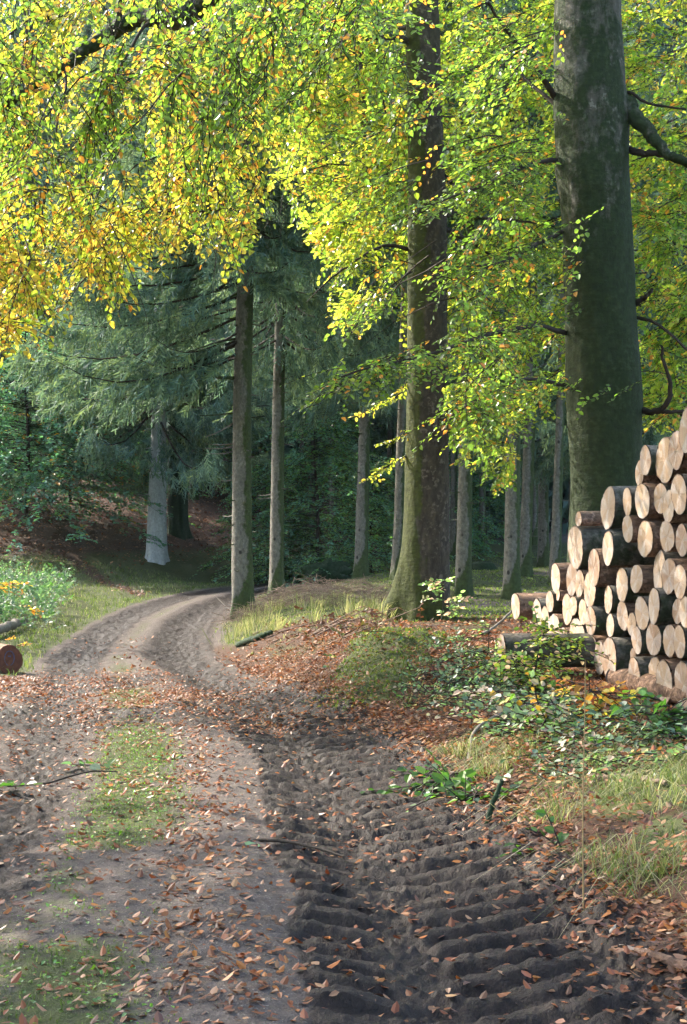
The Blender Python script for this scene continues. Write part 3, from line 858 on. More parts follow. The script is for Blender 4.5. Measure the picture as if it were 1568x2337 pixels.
def beech_right():
    rg = np.random.default_rng(22)
    base = P(1390, 1420, 19.0); base[2] = ground_z(base[0], base[1])[0]
    root = thing('beech_tree', 'thickest dark mossy beech trunk standing behind the log pile at the right', 'tree', base, 0)
    mb = MB()
    trunk(mb, [(1440, 1392, 190), (1300, 1389, 180), (1100, 1386, 164), (900, 1379, 170), (700, 1369, 163), (500, 1361, 160), (300, 1349, 162), (100, 1343, 156), (-300, 1336, 140), (-900, 1330, 90)],
          19.0, base[2], seg=60, rows=190, flare=.4, lobes=6, ph=.5, rough=.045, seed=9, origin=base,
          lump=[(P(0, 250, 19)[2], math.pi * 1.12, .35, .09), (P(0, 390, 19)[2], math.pi * 1.05, .18, .07), (P(0, 440, 19)[2], math.pi * 1.5, .12, .06), (P(0, 230, 19)[2], math.pi * 1.45, .2, .06), (P(0, 270, 19)[2], 0, .3, .10)])
    mb.build('trunk', M['old_beech'], root)
    ml = MB(); mt = MB()
    W = lambda u, v, d: P(u, v, d) - base
    for k, (pts, r0, r1) in enumerate([
        ([W(1425, 225, 19), W(1450, 268, 18.8), W(1490, 310, 18.6), W(1520, 350, 18.5), W(1580, 372, 18.4)], .13, .045),
        ([W(1425, 335, 19), W(1462, 350, 18.8), W(1510, 352, 18.6), W(1600, 390, 18.4)], .055, .03),
        ([W(1420, 218, 19), W(1440, 212, 18.9), W(1480, 236, 18.8), W(1568, 250, 18.7)], .03, .012),
        ([W(1455, 935, 19), W(1490, 940, 18.7), W(1520, 925, 18.5), W(1530, 880, 18.4), W(1515, 830, 18.3), W(1510, 790, 18.2)], .05, .015),
        ([W(1490, 940, 18.7), W(1540, 940, 18.5), W(1620, 938, 18.3)], .03, .02),
        ([W(1440, 700, 19), W(1470, 680, 18.8), W(1490, 660, 18.7)], .045, .02),
        ([W(1440, 720, 19), W(1500, 740, 18.6), W(1560, 790, 18.3), W(1610, 840, 18)], .025, .01),
        ([W(1275, 235, 19), W(1220, 150, 18.5), W(1150, 60, 18), W(1100, -20, 17.5)], .045, .015),
        ([W(1270, 240, 19), W(1190, 170, 19.4), W(1150, 110, 19.6)], .03, .012),
        ([W(1275, 365, 19), W(1210, 375, 18.2), W(1120, 415, 17), W(1030, 450, 16), W(950, 480, 15.3)], .035, .008),
        ([W(1282, 530, 19), W(1220, 560, 18), W(1140, 600, 17), W(1040, 610, 16)], .032, .008),
        ([W(1290, 760, 19), W(1220, 745, 17.5), W(1110, 765, 16), W(980, 810, 14.8), W(860, 835, 14.2), W(755, 866, 13.8)], .035, .005),
        ([W(1295, 880, 19), W(1200, 865, 17.5), W(1110, 900, 16.4), W(1030, 950, 15.8)], .028, .006),
        ([W(1360, -120, 19), W(1500, -260, 18), W(1640, -300, 17)], .13, .05),
        ([W(1320, -120, 19), W(1180, -260, 17), W(1020, -260, 15)], .11, .04)]):
        m1 = MB(); p = limb(m1, pts, r0, r1, 10, 28, 50 + k); m1.build('branch', M['twig'] if r0 < .1 else M['old_beech'], root)
        if k in (9, 10, 11, 12):
            q = tube_path(pts, 60) + base; npr = {9: 80, 10: 80, 11: 135, 12: 60}[k]
            i = rg.integers(10, 58, npr); dd = unit(q[np.minimum(i + 1, 59)] - q[i])
            sd = unit(np.cross(dd, [0, 0, 1.0])) * rg.choice([-1, 1], (npr, 1)) * rg.uniform(.1, 1.1, (npr, 1))
            dd = dd * .8 + sd + rg.normal(0, .12, (npr, 3)) - np.array([0, 0, .12])
            sprays(rg, ml, mt, q[i] + rg.normal(0, .06, (npr, 3)), dd, rg.uniform(.35, .75, npr), 12, .066, MIX_F, up_jit=.14, droop=.18, cl=.4)
    dirf = lambda n: rg.normal(0, .42, (n, 3)) * [1, 1, .5] + np.array([-.6, -.35, -.16])
    kp = lambda p: keep_back(p) & off_trunks(p)
    canopy(rg, ml, mt, 120, (930, 1300), (-160, 950), (14.5, 19), kp, dirf, mix=MIX_F, per=12, lsize=.068, up_jit=.18, droop=.25, bdroop=.35)
    canopy(rg, ml, mt, 170, (1000, 1700), (-160, 1100), (19, 25), kp, dirf, mix=MIX_R, per=14, lsize=.080, up_jit=.18, droop=.25, bdroop=.35)
    canopy(rg, ml, mt, 150, (1420, 1700), (-160, 1020), (20, 27), keep_back, dirf, mix=MIX_R, per=15, lsize=.085, up_jit=.18, droop=.25, bdroop=.35)
    # a few nearer leaves hanging in front of the trunk
    q = np.stack([P(*a) for a in ((1330, 490, 14), (1345, 520, 14), (1310, 560, 14), (1325, 620, 14.2), (1295, 660, 14.2), (1385, 470, 14))])
    sprays(rg, ml, mt, q, rg.normal(0, .3, (6, 3)) + [-.6, 0, -.5], .26, 7, .062, [('green', .7), ('yg', .3)], droop=.3)
    q = np.stack([P(rg.uniform(1275, 1350), rg.uniform(430, 720), 16.5) for _ in range(12)] + [P(rg.uniform(1290, 1470), rg.uniform(855, 905), 17.2) for _ in range(9)] + [P(rg.uniform(1262, 1300), rg.uniform(40, 420), 17.5) for _ in range(10)])
    sprays(rg, ml, mt, q, rg.normal(0, .3, (31, 3)) * [1, 1, .5] + [-.7, -.2, -.3], .36, 9, .066, MIX_F, up_jit=.2, droop=.2)
    crown_cloud(rg, ml, (3.8, 18.5, 14.5), (5.5, 5, 5), 2800, .20, MIX_R, keepf=lambda p: proj(p)[1] < -40)
    for o, nm, mt_ in ((ml, 'crown', M['leaf']), (mt, 'twigs', M['twig'])):
        for i in range(len(o.v)): o.v[i] = o.v[i] - base
        o.build(nm, mt_, root, smooth_shade=(nm == 'twigs'))


def beech_overhang():
    """beech rooted right of the frame whose long limb hangs over the track"""
    rg = np.random.default_rng(23)
    base = np.array([4.7, 7.0, 0]); base[2] = ground_z(4.7, 7.0)[0]
    root = thing('beech_tree', 'beech branch with yellow, orange and green leaves hanging over the track at top left', 'tree', base, 0)
    mb = MB(); z = np.linspace(-.3, 13, 60)
    pts = np.stack([.02 * z, -.03 * z, z], -1)
    tube(mb, pts, .48 - .025 * z + .25 * np.exp(-np.clip(z, 0, 9) / .3), 32, 1 + .06 * (noise3(np.repeat(pts, 32, 0) * 1.3 + np.tile(np.stack([np.cos(np.arange(32) / 5.09), np.sin(np.arange(32) / 5.09), 0 * np.arange(32)], -1), (60, 1)), 1.2, 3) - .5).reshape(60, 32))
    mb.build('trunk', M['old_beech'], root)
    W = lambda u, v, d: P(u, v, d) - base
    main = [np.array([0, 0, 6.8]), np.array([-1.0, 1.6, 8.6]), W(640, -190, 13.0), W(530, -70, 14.6), W(470, 0, 15.2), W(425, 35, 15.3), W(375, 42, 15.4), W(328, 38, 15.5), W(280, 58, 15.5), W(235, 88, 15.6), W(160, 140, 15.6), W(80, 200, 15.7), W(0, 248, 15.8), W(-80, 300, 15.9)]
    m1 = MB(); limb(m1, main, .16, .045, 12, 90, 3); m1.build('branch', M['old_beech'], root)
    ml = MB(); mt = MB()
    for k, (pts, r0, r1) in enumerate([
        ([W(275, 60, 15.5), W(272, 20, 15.4), W(285, -30, 15.3)], .035, .02),
        ([W(375, 42, 15.4), W(330, 60, 15.2), W(300, 110, 15), W(255, 190, 14.8), W(245, 270, 14.7), W(236, 380, 14.6), W(228, 420, 14.6)], .022, .008),
        ([W(470, 90, 15.2), W(500, 210, 15), W(530, 300, 15), W(560, 380, 15)], .016, .006),
        ([W(425, 35, 15.3), W(440, 150, 15.2), W(455, 260, 15.2), W(480, 330, 15.1), W(520, 400, 15)], .018, .006),
        ([W(150, 150, 15.6), W(150, 200, 15.4), W(130, 280, 15.2), W(135, 330, 15.2)], .018, .006),
        ([W(60, 215, 15.7), W(62, 120, 15.7), W(58, 40, 15.8), W(40, -20, 15.8)], .02, .01),
        ([W(150, 150, 15.6), W(128, 90, 15.6), W(110, 40, 15.7), W(96, -10, 15.8)], .02, .01),
        ([W(100, 330, 15.2), W(120, 360, 15), W(105, 420, 14.9), W(95, 500, 14.8)], .014, .005)]):
        m1 = MB(); limb(m1, pts, r0, r1, 8, 24, 80 + k); m1.build('branch', M['twig'], root)
    dirf = lambda n: rg.normal(0, .5, (n, 3)) + np.array([-.15, -.1, -.6])
    canopy(rg, ml, mt, 265, (-130, 640), (-140, 760), (13.2, 18.5), lambda p: keep_left(p) & clear_limb(p) & (noise3(p, .85, 12) > .31), dirf, mix=MIX_L, per=13, lsize=.070, blen=(.5, 1.2), up_jit=.2)
    canopy(rg, ml, mt, 60, (-130, 190), (480, 790), (13.5, 17.5), keep_left, dirf, mix=MIX_L, per=13, lsize=.070, blen=(.4, .8), up_jit=.2)
    canopy(rg, ml, mt, 120, (-100, 940), (-140, 240), (12, 15.3), lambda p: keep_left(p) & clear_limb(p), dirf, mix=MIX_F, per=11, lsize=.064, blen=(.5, 1.1))
    crown_cloud(rg, ml, (3.0, 8, 13), (5, 4.5, 4), 3600, .20, MIX_F, keepf=lambda p: proj(p)[1] < -60)
    for o, nm, mt_ in ((ml, 'crown', M['leaf']), (mt, 'twigs', M['twig'])):
        for i in range(len(o.v)): o.v[i] = o.v[i] - base
        o.build(nm, mt_, root, smooth_shade=(nm == 'twigs'))


beech_centre(); beech_right(); beech_overhang()


def shade_beech(x, y, h, cz, rad, n, seed, label):
    """unseen beeches added left of the frame so that their crowns shade the track"""
    rg = np.random.default_rng(seed)
    b = np.array([x, y, ground_z(x, y)[0]]); root = thing('beech_tree', label, 'tree', b, 0, 'unseen beeches added beside the track for shade')
    mb = MB(); z = np.linspace(-.3, h, 30)
    tube(mb, np.stack([.1 * np.sin(z * .4), .1 * np.cos(z * .3), z], -1), np.linspace(.28, .05, 30) + .15 * np.exp(-np.clip(z, 0, 9) / .3), 16)
    for k in range(9):
        a = rg.uniform(0, 6.28); zz = cz + rg.uniform(-.6, .4) * rad[2]; L = rad[0] * rg.uniform(.6, .95)
        tube(mb, tube_path([(0, 0, zz), (math.cos(a) * L * .5, math.sin(a) * L * .5, zz + .9), (math.cos(a) * L, math.sin(a) * L, zz + 1.0)], 12), np.linspace(.08, .02, 12), 6)
    mb.build('trunk', M['beech'], root)
    ml = MB(); crown_cloud(rg, ml, (0, 0, cz), rad, n, .17, MIX_C); ml.build('crown', M['leaf'], root, False)


# ------------------------------------------------------------------ spruces
def spruce_crown(seed, H=15.0, Rr=3.4, step=.55, dens=1.0, own=None):
    rg = np.random.default_rng(seed)
    mbn = MB(); mw = MB()
    bl = []
    z = 0.0
    while z < H - .3:
        nb = int(rg.integers(4, 7)); ph = rg.uniform(0, 6.28)
        for k in range(nb):
            a = ph + k * 6.283 / nb + rg.normal(0, .25)
            L = Rr * (1 - z / H) ** .75 * rg.uniform(.65, 1.1) + .25
            bl.append((z + rg.uniform(-.15, .15), a, L))
        z += step * rg.uniform(.8, 1.2)
    if own is not None: bl = own(rg)
    bl = np.array(bl); n = len(bl)
    a = bl[:, 1]; L = bl[:, 2]; out = np.stack([np.cos(a), np.sin(a), 0 * a], -1)
    sag = rg.uniform(.22, .45, n) * (1 - .8 * bl[:, 0] / H)
    def at(idx, t):
        p = out[idx] * (L[idx] * t)[:, None]
        p[:, 2] = bl[idx, 0] + L[idx] * sag[idx] * (-1.5 * t + 1.05 * t ** 3)
        return p
    tt = np.linspace(0, 1, 7)
    q = np.stack([at(np.arange(n), np.full(n, t)) for t in tt], 1)
    sticks(mw, q, .022 + .004 * L, .005)
    # branchlets
    cnt = np.maximum((L * 20 * dens).astype(int), 4); idx = np.repeat(np.arange(n), cnt); N = len(idx)
    t = rg.uniform(.18, 1.02, N)
    o = at(idx, t); tang = np.stack([-np.sin(a), np.cos(a), 0 * a], -1)[idx]
    lat = rg.normal(0, .22, N) * L[idx] * (1.15 - t) * .55
    o = o + tang * lat[:, None] + out[idx] * 0; o[:, 2] -= np.abs(lat) * .25
    hl = rg.uniform(.22, .75, N) * np.clip(.35 + L[idx] / 4, .4, 1.1)
    hd = unit(out[idx] * rg.uniform(.1, .9, N)[:, None] + tang * rg.normal(0, .22, N)[:, None] + np.array([0, 0, -1.]) * rg.uniform(.35, 1.0, N)[:, None])
    K = 13
    s = (np.arange(K) + .3) / K
    base = o[:, None] + hd[:, None] * (hl[:, None] * s)[..., None]
    sg = np.where(np.arange(K) % 2 == 0, 1., -1.)
    sd = unit(np.cross(hd, rg.normal(0, 1, (N, 3))))
    dd = unit(hd[:, None] * 1.0 + sd[:, None] * (sg * .75)[None, :, None] + rg.normal(0, .25, (N, K, 3)))
    ln = rg.uniform(.12, .24, (N, K)) * (1.1 - .4 * s)[None]
    tip = base + dd * ln[..., None]
    wv = unit(np.cross(dd, rg.normal(0, 1, (N, K, 3)))) * .015
    v = np.stack([base - wv, base + wv, tip + wv * .6, tip - wv * .6], 2).reshape(-1, 3)
    c0 = np.array([.100, .175, .150]); c1 = np.array([.18, .25, .135])
    f_ = np.clip(rg.random((N, 1)) ** 1.8 + .35 * (t[:, None] - .5), 0, 1)
    col = (c0 * (1 - f_) + c1 * f_) * rg.uniform(.6, 1.35, (N, 1))
    mbn.add(v, np.arange(N * K * 4).reshape(-1, 4), np.repeat(col, K * 4, 0))
    return mbn.mesh('spruce_needles', M['needle'], False), mw.mesh('spruce_boughs', M['twig'])


CROWNS = [spruce_crown(31, 15, 3.9), spruce_crown(32, 14, 3.1), spruce_crown(33, 15, 3.5, .5), spruce_crown(34, 15, 5.0, .42, 1.25)]


def spruce(prof, d, zb, H, cr, scale, rz, label, mat='spruce', stubs=26, lower=None, flare=.35, cname='spruce_tree', group='spruces around the bend of the track', crown=True):
    rg = np.random.default_rng(int(d * 10) + int(prof[0][1]))
    u0 = prof[0][1]; base = P(u0, prof[0][0], d); base[2] = ground_z(base[0], base[1])[0]
    root = thing(cname, label, 'tree', base, 0, group)
    mb = MB(); pr = list(prof)
    vtop = V0 - (base[2] + H - 1.5) / d * F
    du = (pr[-1][1] - pr[0][1]) / (pr[-1][0] - pr[0][0])
    pr = pr + [(vtop, pr[-1][1] + du * (vtop - pr[-1][0]), 3)]
    at = trunk(mb, pr, d, base[2], seg=28, rows=90, flare=flare, lobes=5, ph=rg.uniform(0, 6), rough=.03, seed=int(rg.integers(99)), origin=base)
    if stubs:
        zz = rg.uniform(1.0, zb + 2, stubs) + base[2]; cx, r = at(zz); aa = rg.uniform(0, 6.28, stubs); ln = rg.uniform(.05, .5, stubs) ** 1.5 + .04
        o = np.stack([cx - base[0] + np.cos(aa) * r * .8, np.sin(aa) * r * .8, zz - base[2]], -1)
        q = np.stack([o, o + np.stack([np.cos(aa), np.sin(aa), -.15 + 0 * aa], -1) * (r * .3 + ln * .5)[:, None], o + np.stack([np.cos(aa), np.sin(aa), -.05 + 0 * aa], -1) * (r * .3 + ln)[:, None]], 1)
        sticks(mb, q, .018, .008)
    mb.build('trunk', M[mat], root)
    if crown:
        for nm, me in zip(('crown', 'boughs'), CROWNS[cr]):
            c = link(nm, me, root); cx, _ = at(base[2] + zb)
            if nm == 'boughs': c['kind'] = 'stuff'
            c.location = (float(cx - base[0]), 0, zb); c.rotation_euler = (0, 0, rz); c.scale = (scale, scale, (H - zb) / (15 if cr != 1 else 14))
    return root, at, base


spruce([(1420, 555, 56), (1380, 554, 50), (1200, 552, 46), (900, 553, 42), (640, 560, 38), (300, 575, 30)], 30, 8.4, 23, 1, .95, .4, 'spruce with grey olive trunk at the right edge of the track, moss at its foot', stubs=40)
spruce([(1380, 631, 34), (1200, 632, 31), (900, 636, 27), (640, 642, 24)], 36, 6.6, 23, 0, .85, 2.0, 'spruce just right of the spruce at the track edge, among dry brushwood')
spruce([(1312, 357, 48), (1200, 358, 44), (1000, 362, 34), (700, 366, 28)], 48, 4.9, 24, 3, 1.1, 1.1, 'pale blue grey spruce trunk beyond the left side of the bend', mat='pale_spruce', flare=.3)
spruce([(1345, 823, 33), (1200, 826, 29), (950, 833, 25), (700, 838, 22)], 42, 6.2, 23, 2, .95, 0.0, 'slender spruce in the gap left of the sunlit beech, clear of its foot')
spruce([(1372, 903, 27), (1200, 911, 25), (900, 920, 22), (600, 926, 19)], 38, 9.5, 22, 1, .9, 3.0, 'leaning spruce partly hidden by the left edge of the sunlit beech')
spruce([(1350, 1057, 38), (1200, 1060, 34), (1000, 1064, 31), (700, 1068, 27)], 33, 9.5, 22, 1, .9, 1.7, 'spruce close behind the right side of the sunlit beech')
spruce([(1345, 1168, 38), (1200, 1169, 34), (1000, 1172, 32), (700, 1178, 28)], 32, 9.5, 22, 2, .85, 4.0, 'brown grey spruce left of the log pile with a mossy foot')
spruce([(1310, 1199, 28), (1200, 1201, 27), (1000, 1208, 25), (700, 1214, 22)], 42, 9.5, 23, 0, .8, 5.0, 'grey green spruce directly behind the brown grey one left of the log pile')
spruce([(1262, 1240, 25), (1100, 1240, 23), (900, 1240, 20)], 55, 10, 25, 2, .9, .5, 'farther bluish spruce standing left of the pale sunlit thin trunk')
spruce([(1262, 1219, 17), (1100, 1220, 16), (900, 1221, 14)], 64, 11, 26, 1, .9, 2.5, 'thin distant bluish spruce seen between two nearer trunks left of the log pile')
spruce([(1300, 1267, 26), (1150, 1272, 22), (900, 1280, 18), (600, 1288, 14)], 38, 11, 21, 1, .7, 1.0, 'thin pale spruce lit on one side, just left of the thickest beech')
spruce([(1255, 1303, 13), (1000, 1304, 12)], 60, 12, 24, 2, .8, 3.3, 'very thin far spruce along the left edge of the thickest beech')
spruce([(1300, 890, 17), (1000, 892, 15)], 60, 9, 26, 0, .9, .2, 'far bluish spruce between the slender and the leaning spruce')
spruce([(1290, 1035, 17), (1000, 1037, 15)], 56, 9, 25, 2, .9, .9, 'far spruce at the right side of the sunlit beech')
spruce([(1240, 516, 20), (1000, 518, 17)], 66, 8, 26, 0, 1.0, 3.7, 'dark far spruce left of the trunk at the track edge')
spruce([(1270, 760, 18), (1000, 762, 16)], 58, 6, 25, 0, 1.0, 2.7, 'far spruce rising behind the young beech in the middle')
spruce([(1240, 690, 18), (1000, 692, 16)], 68, 7, 27, 2, 1.1, 1.3, 'far spruce behind the second trunk from the track edge')
spruce([(1220, 215, 20), (1000, 218, 17)], 66, 6.5, 26, 2, 1.15, .3, 'far spruce on the leaf covered slope left of the pale trunk')
spruce([(1200, 60, 24), (1000, 62, 20)], 62, 7, 26, 0, 1.1, 4.4, 'far spruce on the slope at the left edge of the view')
spruce([(1240, 440, 20), (1000, 442, 17)], 60, 6.5, 26, 1, 1.25, 5.4, 'far spruce behind the dark mossy trunk beyond the bend')
spruce([(1240, 950, 16), (1000, 952, 14)], 66, 7, 27, 0, 1.1, 2.2, 'far spruce hidden behind the sunlit beech')
spruce([(1240, 1100, 16), (1000, 1102, 14)], 62, 6, 26, 2, 1.1, 4.9, 'far spruce between the two spruces right of the sunlit beech')
spruce([(1240, 1350, 16), (1000, 1352, 14)], 50, 5, 25, 0, 1.2, .1, 'far spruce hidden behind the thickest beech')
spruce([(1240, 1530, 20), (1000, 1532, 18)], 44, 5, 25, 2, 1.2, 1.9, 'far spruce behind the top of the log pile')

# bare dead limbs on the spruce at the track edge
def dead_limbs():
    sp_ = [o for o in SC.objects if o.get('label', '').startswith('spruce with grey olive')][0]
    b = np.array(sp_.location)
    W = lambda u, v, d: P(u, v, d) - b
    for k, (pts, r0) in enumerate([
        ([(545, 668, 30), (505, 688, 29.6), (465, 702, 29.3)], .035), ([(545, 705, 30), (500, 708, 30.3), (470, 718, 30.6)], .022),
        ([(543, 725, 30), (510, 728, 29.7), (485, 724, 29.5)], .018), ([(542, 773, 30), (500, 780, 29.6), (462, 792, 29.2), (430, 802, 29)], .028),
        ([(541, 790, 30), (505, 795, 30.3), (440, 800, 30.8), (380, 826, 31)], .03), ([(540, 862, 30), (500, 862, 29.6), (455, 850, 29.2), (415, 820, 29), (385, 806, 28.8)], .04),
        ([(535, 942, 30), (495, 947, 29.7), (455, 949, 29.4)], .022), ([(534, 965, 30), (500, 985, 29.7), (468, 998, 29.4)], .02),
        ([(533, 1013, 30), (500, 1015, 29.7), (470, 1013, 29.4)], .016), ([(533, 1020, 30), (500, 1024, 29.7), (465, 1024, 29.4)], .016), ([(533, 1030, 30), (505, 1036, 29.7), (470, 1035, 29.5)], .014),
        ([(575, 740, 30), (590, 742, 29.7), (606, 738, 29.5)], .016)]):
        m1 = MB(); limb(m1, [W(*p) for p in pts], r0, r0 * .3, 8, 16, 300 + k); m1.build('dead_branch', M['grey_twig'] if k in (7, 8, 9, 10) else M['spruce'], sp_)


def long_boughs():
    """the lowest boughs of the spruce at the track edge droop far out over the track"""
    sp_ = [o for o in SC.objects if o.get('label', '').startswith('spruce with grey olive')][0]
    def own(rg):
        out = []
        for k in range(40):
            z = rg.uniform(.2, 6.0); out.append((z, math.pi + rg.uniform(-.75, .75), rg.uniform(2.2, 4.9) * (1 - .06 * z)))
        for k in range(10):
            out.append((rg.uniform(2.0, 5.5), rg.uniform(-1.2, 1.2), rg.uniform(1.2, 2.4)))
        return out
    for nm, me in zip(('hanging_boughs', 'bough_wood'), spruce_crown(35, 15, 3, .5, 1.15, own)):
        c = link(nm, me, sp_); c.location = (0, 0, 5.3)
        if nm == 'bough_wood': c['kind'] = 'stuff'


dead_limbs(); long_boughs()
spruce([(1300, 408, 50), (1200, 406, 46), (1000, 404, 44), (600, 402, 36)], 53, 8, 22, 1, .9, 2.0, 'dark moss covered trunk just right of the pale blue grey spruce', mat='mossy', stubs=0, cname='beech_tree', group=None, crown=False)
SB = 'unseen beech added left of the track to shade it'
shade_beech(-9.5, 9.7, 12, 8.5, (4.4, 4.4, 4.0), 11000, 61, SB)
shade_beech(-6.5, 6.6, 11, 7.0, (3.6, 3.6, 3.6), 8000, 62, SB)
shade_beech(-12.0, 27.0, 8, 4.8, (3.6, 3.6, 3.0), 2200, 63, SB)
shade_beech(-14.5, 34.0, 8, 5.0, (3.0, 3.0, 3.0), 2500, 64, SB)


# ------------------------------------------------------------------ far wood, closing the view
def far_wood():
    rg = np.random.default_rng(71)
    mw = MB(); n = 230
    d = rg.uniform(70, 125, n); u = rg.uniform(-180, 1800, n)
    x = (u - U0) / F * d; z = ground_z(x, d)
    for k in range(n):
        H = rg.uniform(24, 32); r = rg.uniform(.16, .3)
        tube(mw, [(x[k], d[k], z[k] - .3), (x[k], d[k], z[k] + H * .5), (x[k], d[k], z[k] + H)], [r, r * .75, .03], 8, col=None)
        zb = rg.uniform(-.3, 7) if k % 3 else -.3; m = 900
        t = rg.random(m) ** 1.3; zz = z[k] + zb + t * (H - zb); R_ = (3.4 * (1 - t) ** .7 + .2) * np.sqrt(rg.random(m)); a = rg.uniform(0, 6.28, m)
        p = np.stack([x[k] + R_ * np.cos(a), d[k] + R_ * np.sin(a), zz - .3 * R_], -1)
        dd = unit(np.stack([np.cos(a) * .5, np.sin(a) * .5, -1 + 0 * a], -1) + rg.normal(0, .3, (m, 3))) * rg.uniform(.5, 1.1, (m, 1))
        wv = unit(np.cross(dd, rg.normal(0, 1, (m, 3)))) * rg.uniform(.08, .2, (m, 1))
        v = np.stack([p - wv, p + wv, p + dd + wv * .3, p + dd - wv * .3], 1).reshape(-1, 3)
        col = np.array([.12, .19, .16]) * rg.uniform(.5, 1.5, (m, 1))
        mw.add(v, np.arange(m * 4).reshape(-1, 4), np.repeat(col, 4, 0), 1)
    o = mw.build('distant_wood', [M['spruce'], M['needle']], None, False); tag(o, kind='stuff')


far_wood()


# ------------------------------------------------------------------ young beeches and shrubs under the spruces
def shrub_mesh(seed, h, rad, nb, mix, lsize, per=10, zlow=.1):
    rg = np.random.default_rng(seed); ml = MB(); mt = MB()
    tube(mt, tube_path([(0, 0, -.2), (.06, .02, h * .4), (-.05, .05, h * .75), (.0, 0, h)], 20), np.linspace(.05, .01, 20) * h / 4, 8)
    zz = rg.uniform(zlow * h, h, nb); a = rg.uniform(0, 6.28, nb); L = rad * (1.05 - .55 * (zz / h) ** 1.5) * rg.uniform(.6, 1.1, nb)
    out = np.stack([np.cos(a), np.sin(a), 0 * a], -1)
    t = np.linspace(0, 1, 6)
    q = out[:, None] * (L[:, None] * t)[..., None]; q[..., 2] = zz[:, None] + L[:, None] * (.25 * t - .55 * t ** 2)
    sticks(mt, q, .012, .003)
    ti = rg.uniform(.2, 1, (nb, per)); k = np.minimum((ti * 5).astype(int), 4); fr = (ti * 5 - k)[..., None]; ii = np.arange(nb)[:, None]
    o = (q[ii, k] * (1 - fr) + q[ii, k + 1] * fr).reshape(-1, 3)
    tg = np.stack([-np.sin(a), np.cos(a), 0 * a], -1)
    d = out[:, None] * .8 + tg[:, None] * rg.normal(0, .8, (nb, per, 1)) + rg.normal(0, .12, (nb, per, 3))
    sprays(rg, ml, mt, o, d.reshape(-1, 3), rg.uniform(.4, .8, nb * per), 9, lsize, mix, up_jit=.16, droop=.25)
    return ml.mesh('shrub_leaves', M['leaf_shade'], False), mt.mesh('shrub_stem', M['twig'])


SHR = [shrub_mesh(81, 5.6, 2.9, 200, [('teal', .5), ('mid', .4), ('olive', .10)], .10, zlow=.03), shrub_mesh(82, 4.2, 2.4, 160, [('teal', .4), ('mid', .45), ('olive', .15)], .10, zlow=.03),
       shrub_mesh(83, 5.0, 3.4, 210, [('teal', .75), ('mid', .19), ('orange', .06)], .11, zlow=.02)]


def shrub(i, u, d, sc, rz, label, name='young_beech', dz=0.0):
    x = (u - U0) / F * d; root = thing(name, label, 'tree', (x, d, ground_z(x, d)[0] + dz), rz, 'young beeches under the spruces')
    root.scale = (sc,) * 3
    for nm, me in zip(('crown', 'stem'), SHR[i]): link(nm, me, root)


shrub(0, 722, 45.5, 1.0, .3, 'young beech with layered green leaves in the middle, right of the second spruce trunk')
shrub(1, 610, 47, .9, 1.3, 'young beech with pale blue green leaves right behind the spruce at the track edge')
shrub(1, 850, 50, 1.0, 2.4, 'young beech behind the slender spruce left of the sunlit beech')
shrub(2, 60, 47, 1.25, .5, 'bluish green young beech with a few orange leaves at the left edge on the slope', dz=.9)
shrub(2, 160, 52, 1.1, 2.2, 'bluish green young beech hanging over brown leaves left of the pale trunk', dz=.8)
shrub(0, -40, 52, 1.2, 3.2, 'young beech cut by the left edge of the picture', dz=.9)
shrub(1, 270, 64, 1.2, 4.0, 'yellowish young beech high on the slope left of the pale trunk', dz=.5)
shrub(1, 475, 62, 1.2, 5.0, 'young beech on the slope between the dark mossy trunk and the track edge spruce')
shrub(0, 1000, 58, 1.0, 1.0, 'far young beech seen right of the sunlit beech')
shrub(1, 1110, 66, 1.0, 1.9, 'far young beech between the spruces right of the sunlit beech')
shrub(0, 945, 62, 1.0, 4.1, 'far young beech behind the sunlit beech')


# ------------------------------------------------------------------ what lies and grows on the ground
def scatter(rg, n, y0, y1, margin=1.0, k=.27):
    """even points over the ground between two distances"""
    a, b = k, margin
    yy = rg.uniform(0, 1, n)
    A = lambda y: a * y * y / 2 + b * y
    t = A(y0) + yy * (A(y1) - A(y0)); y = (-b + np.sqrt(b * b + 2 * a * t)) / a
    x = rg.uniform(-1, 1, n) * (a * y + b)
    return x, y


MIX_G = [('brown', .40), ('rust', .34), ('amber', .08), ('tan', .18), ('pale', .10)]
MIX_RD = [('brown', .28), ('rust', .40), ('tan', .16), ('amber', .12), ('pale', .04)]


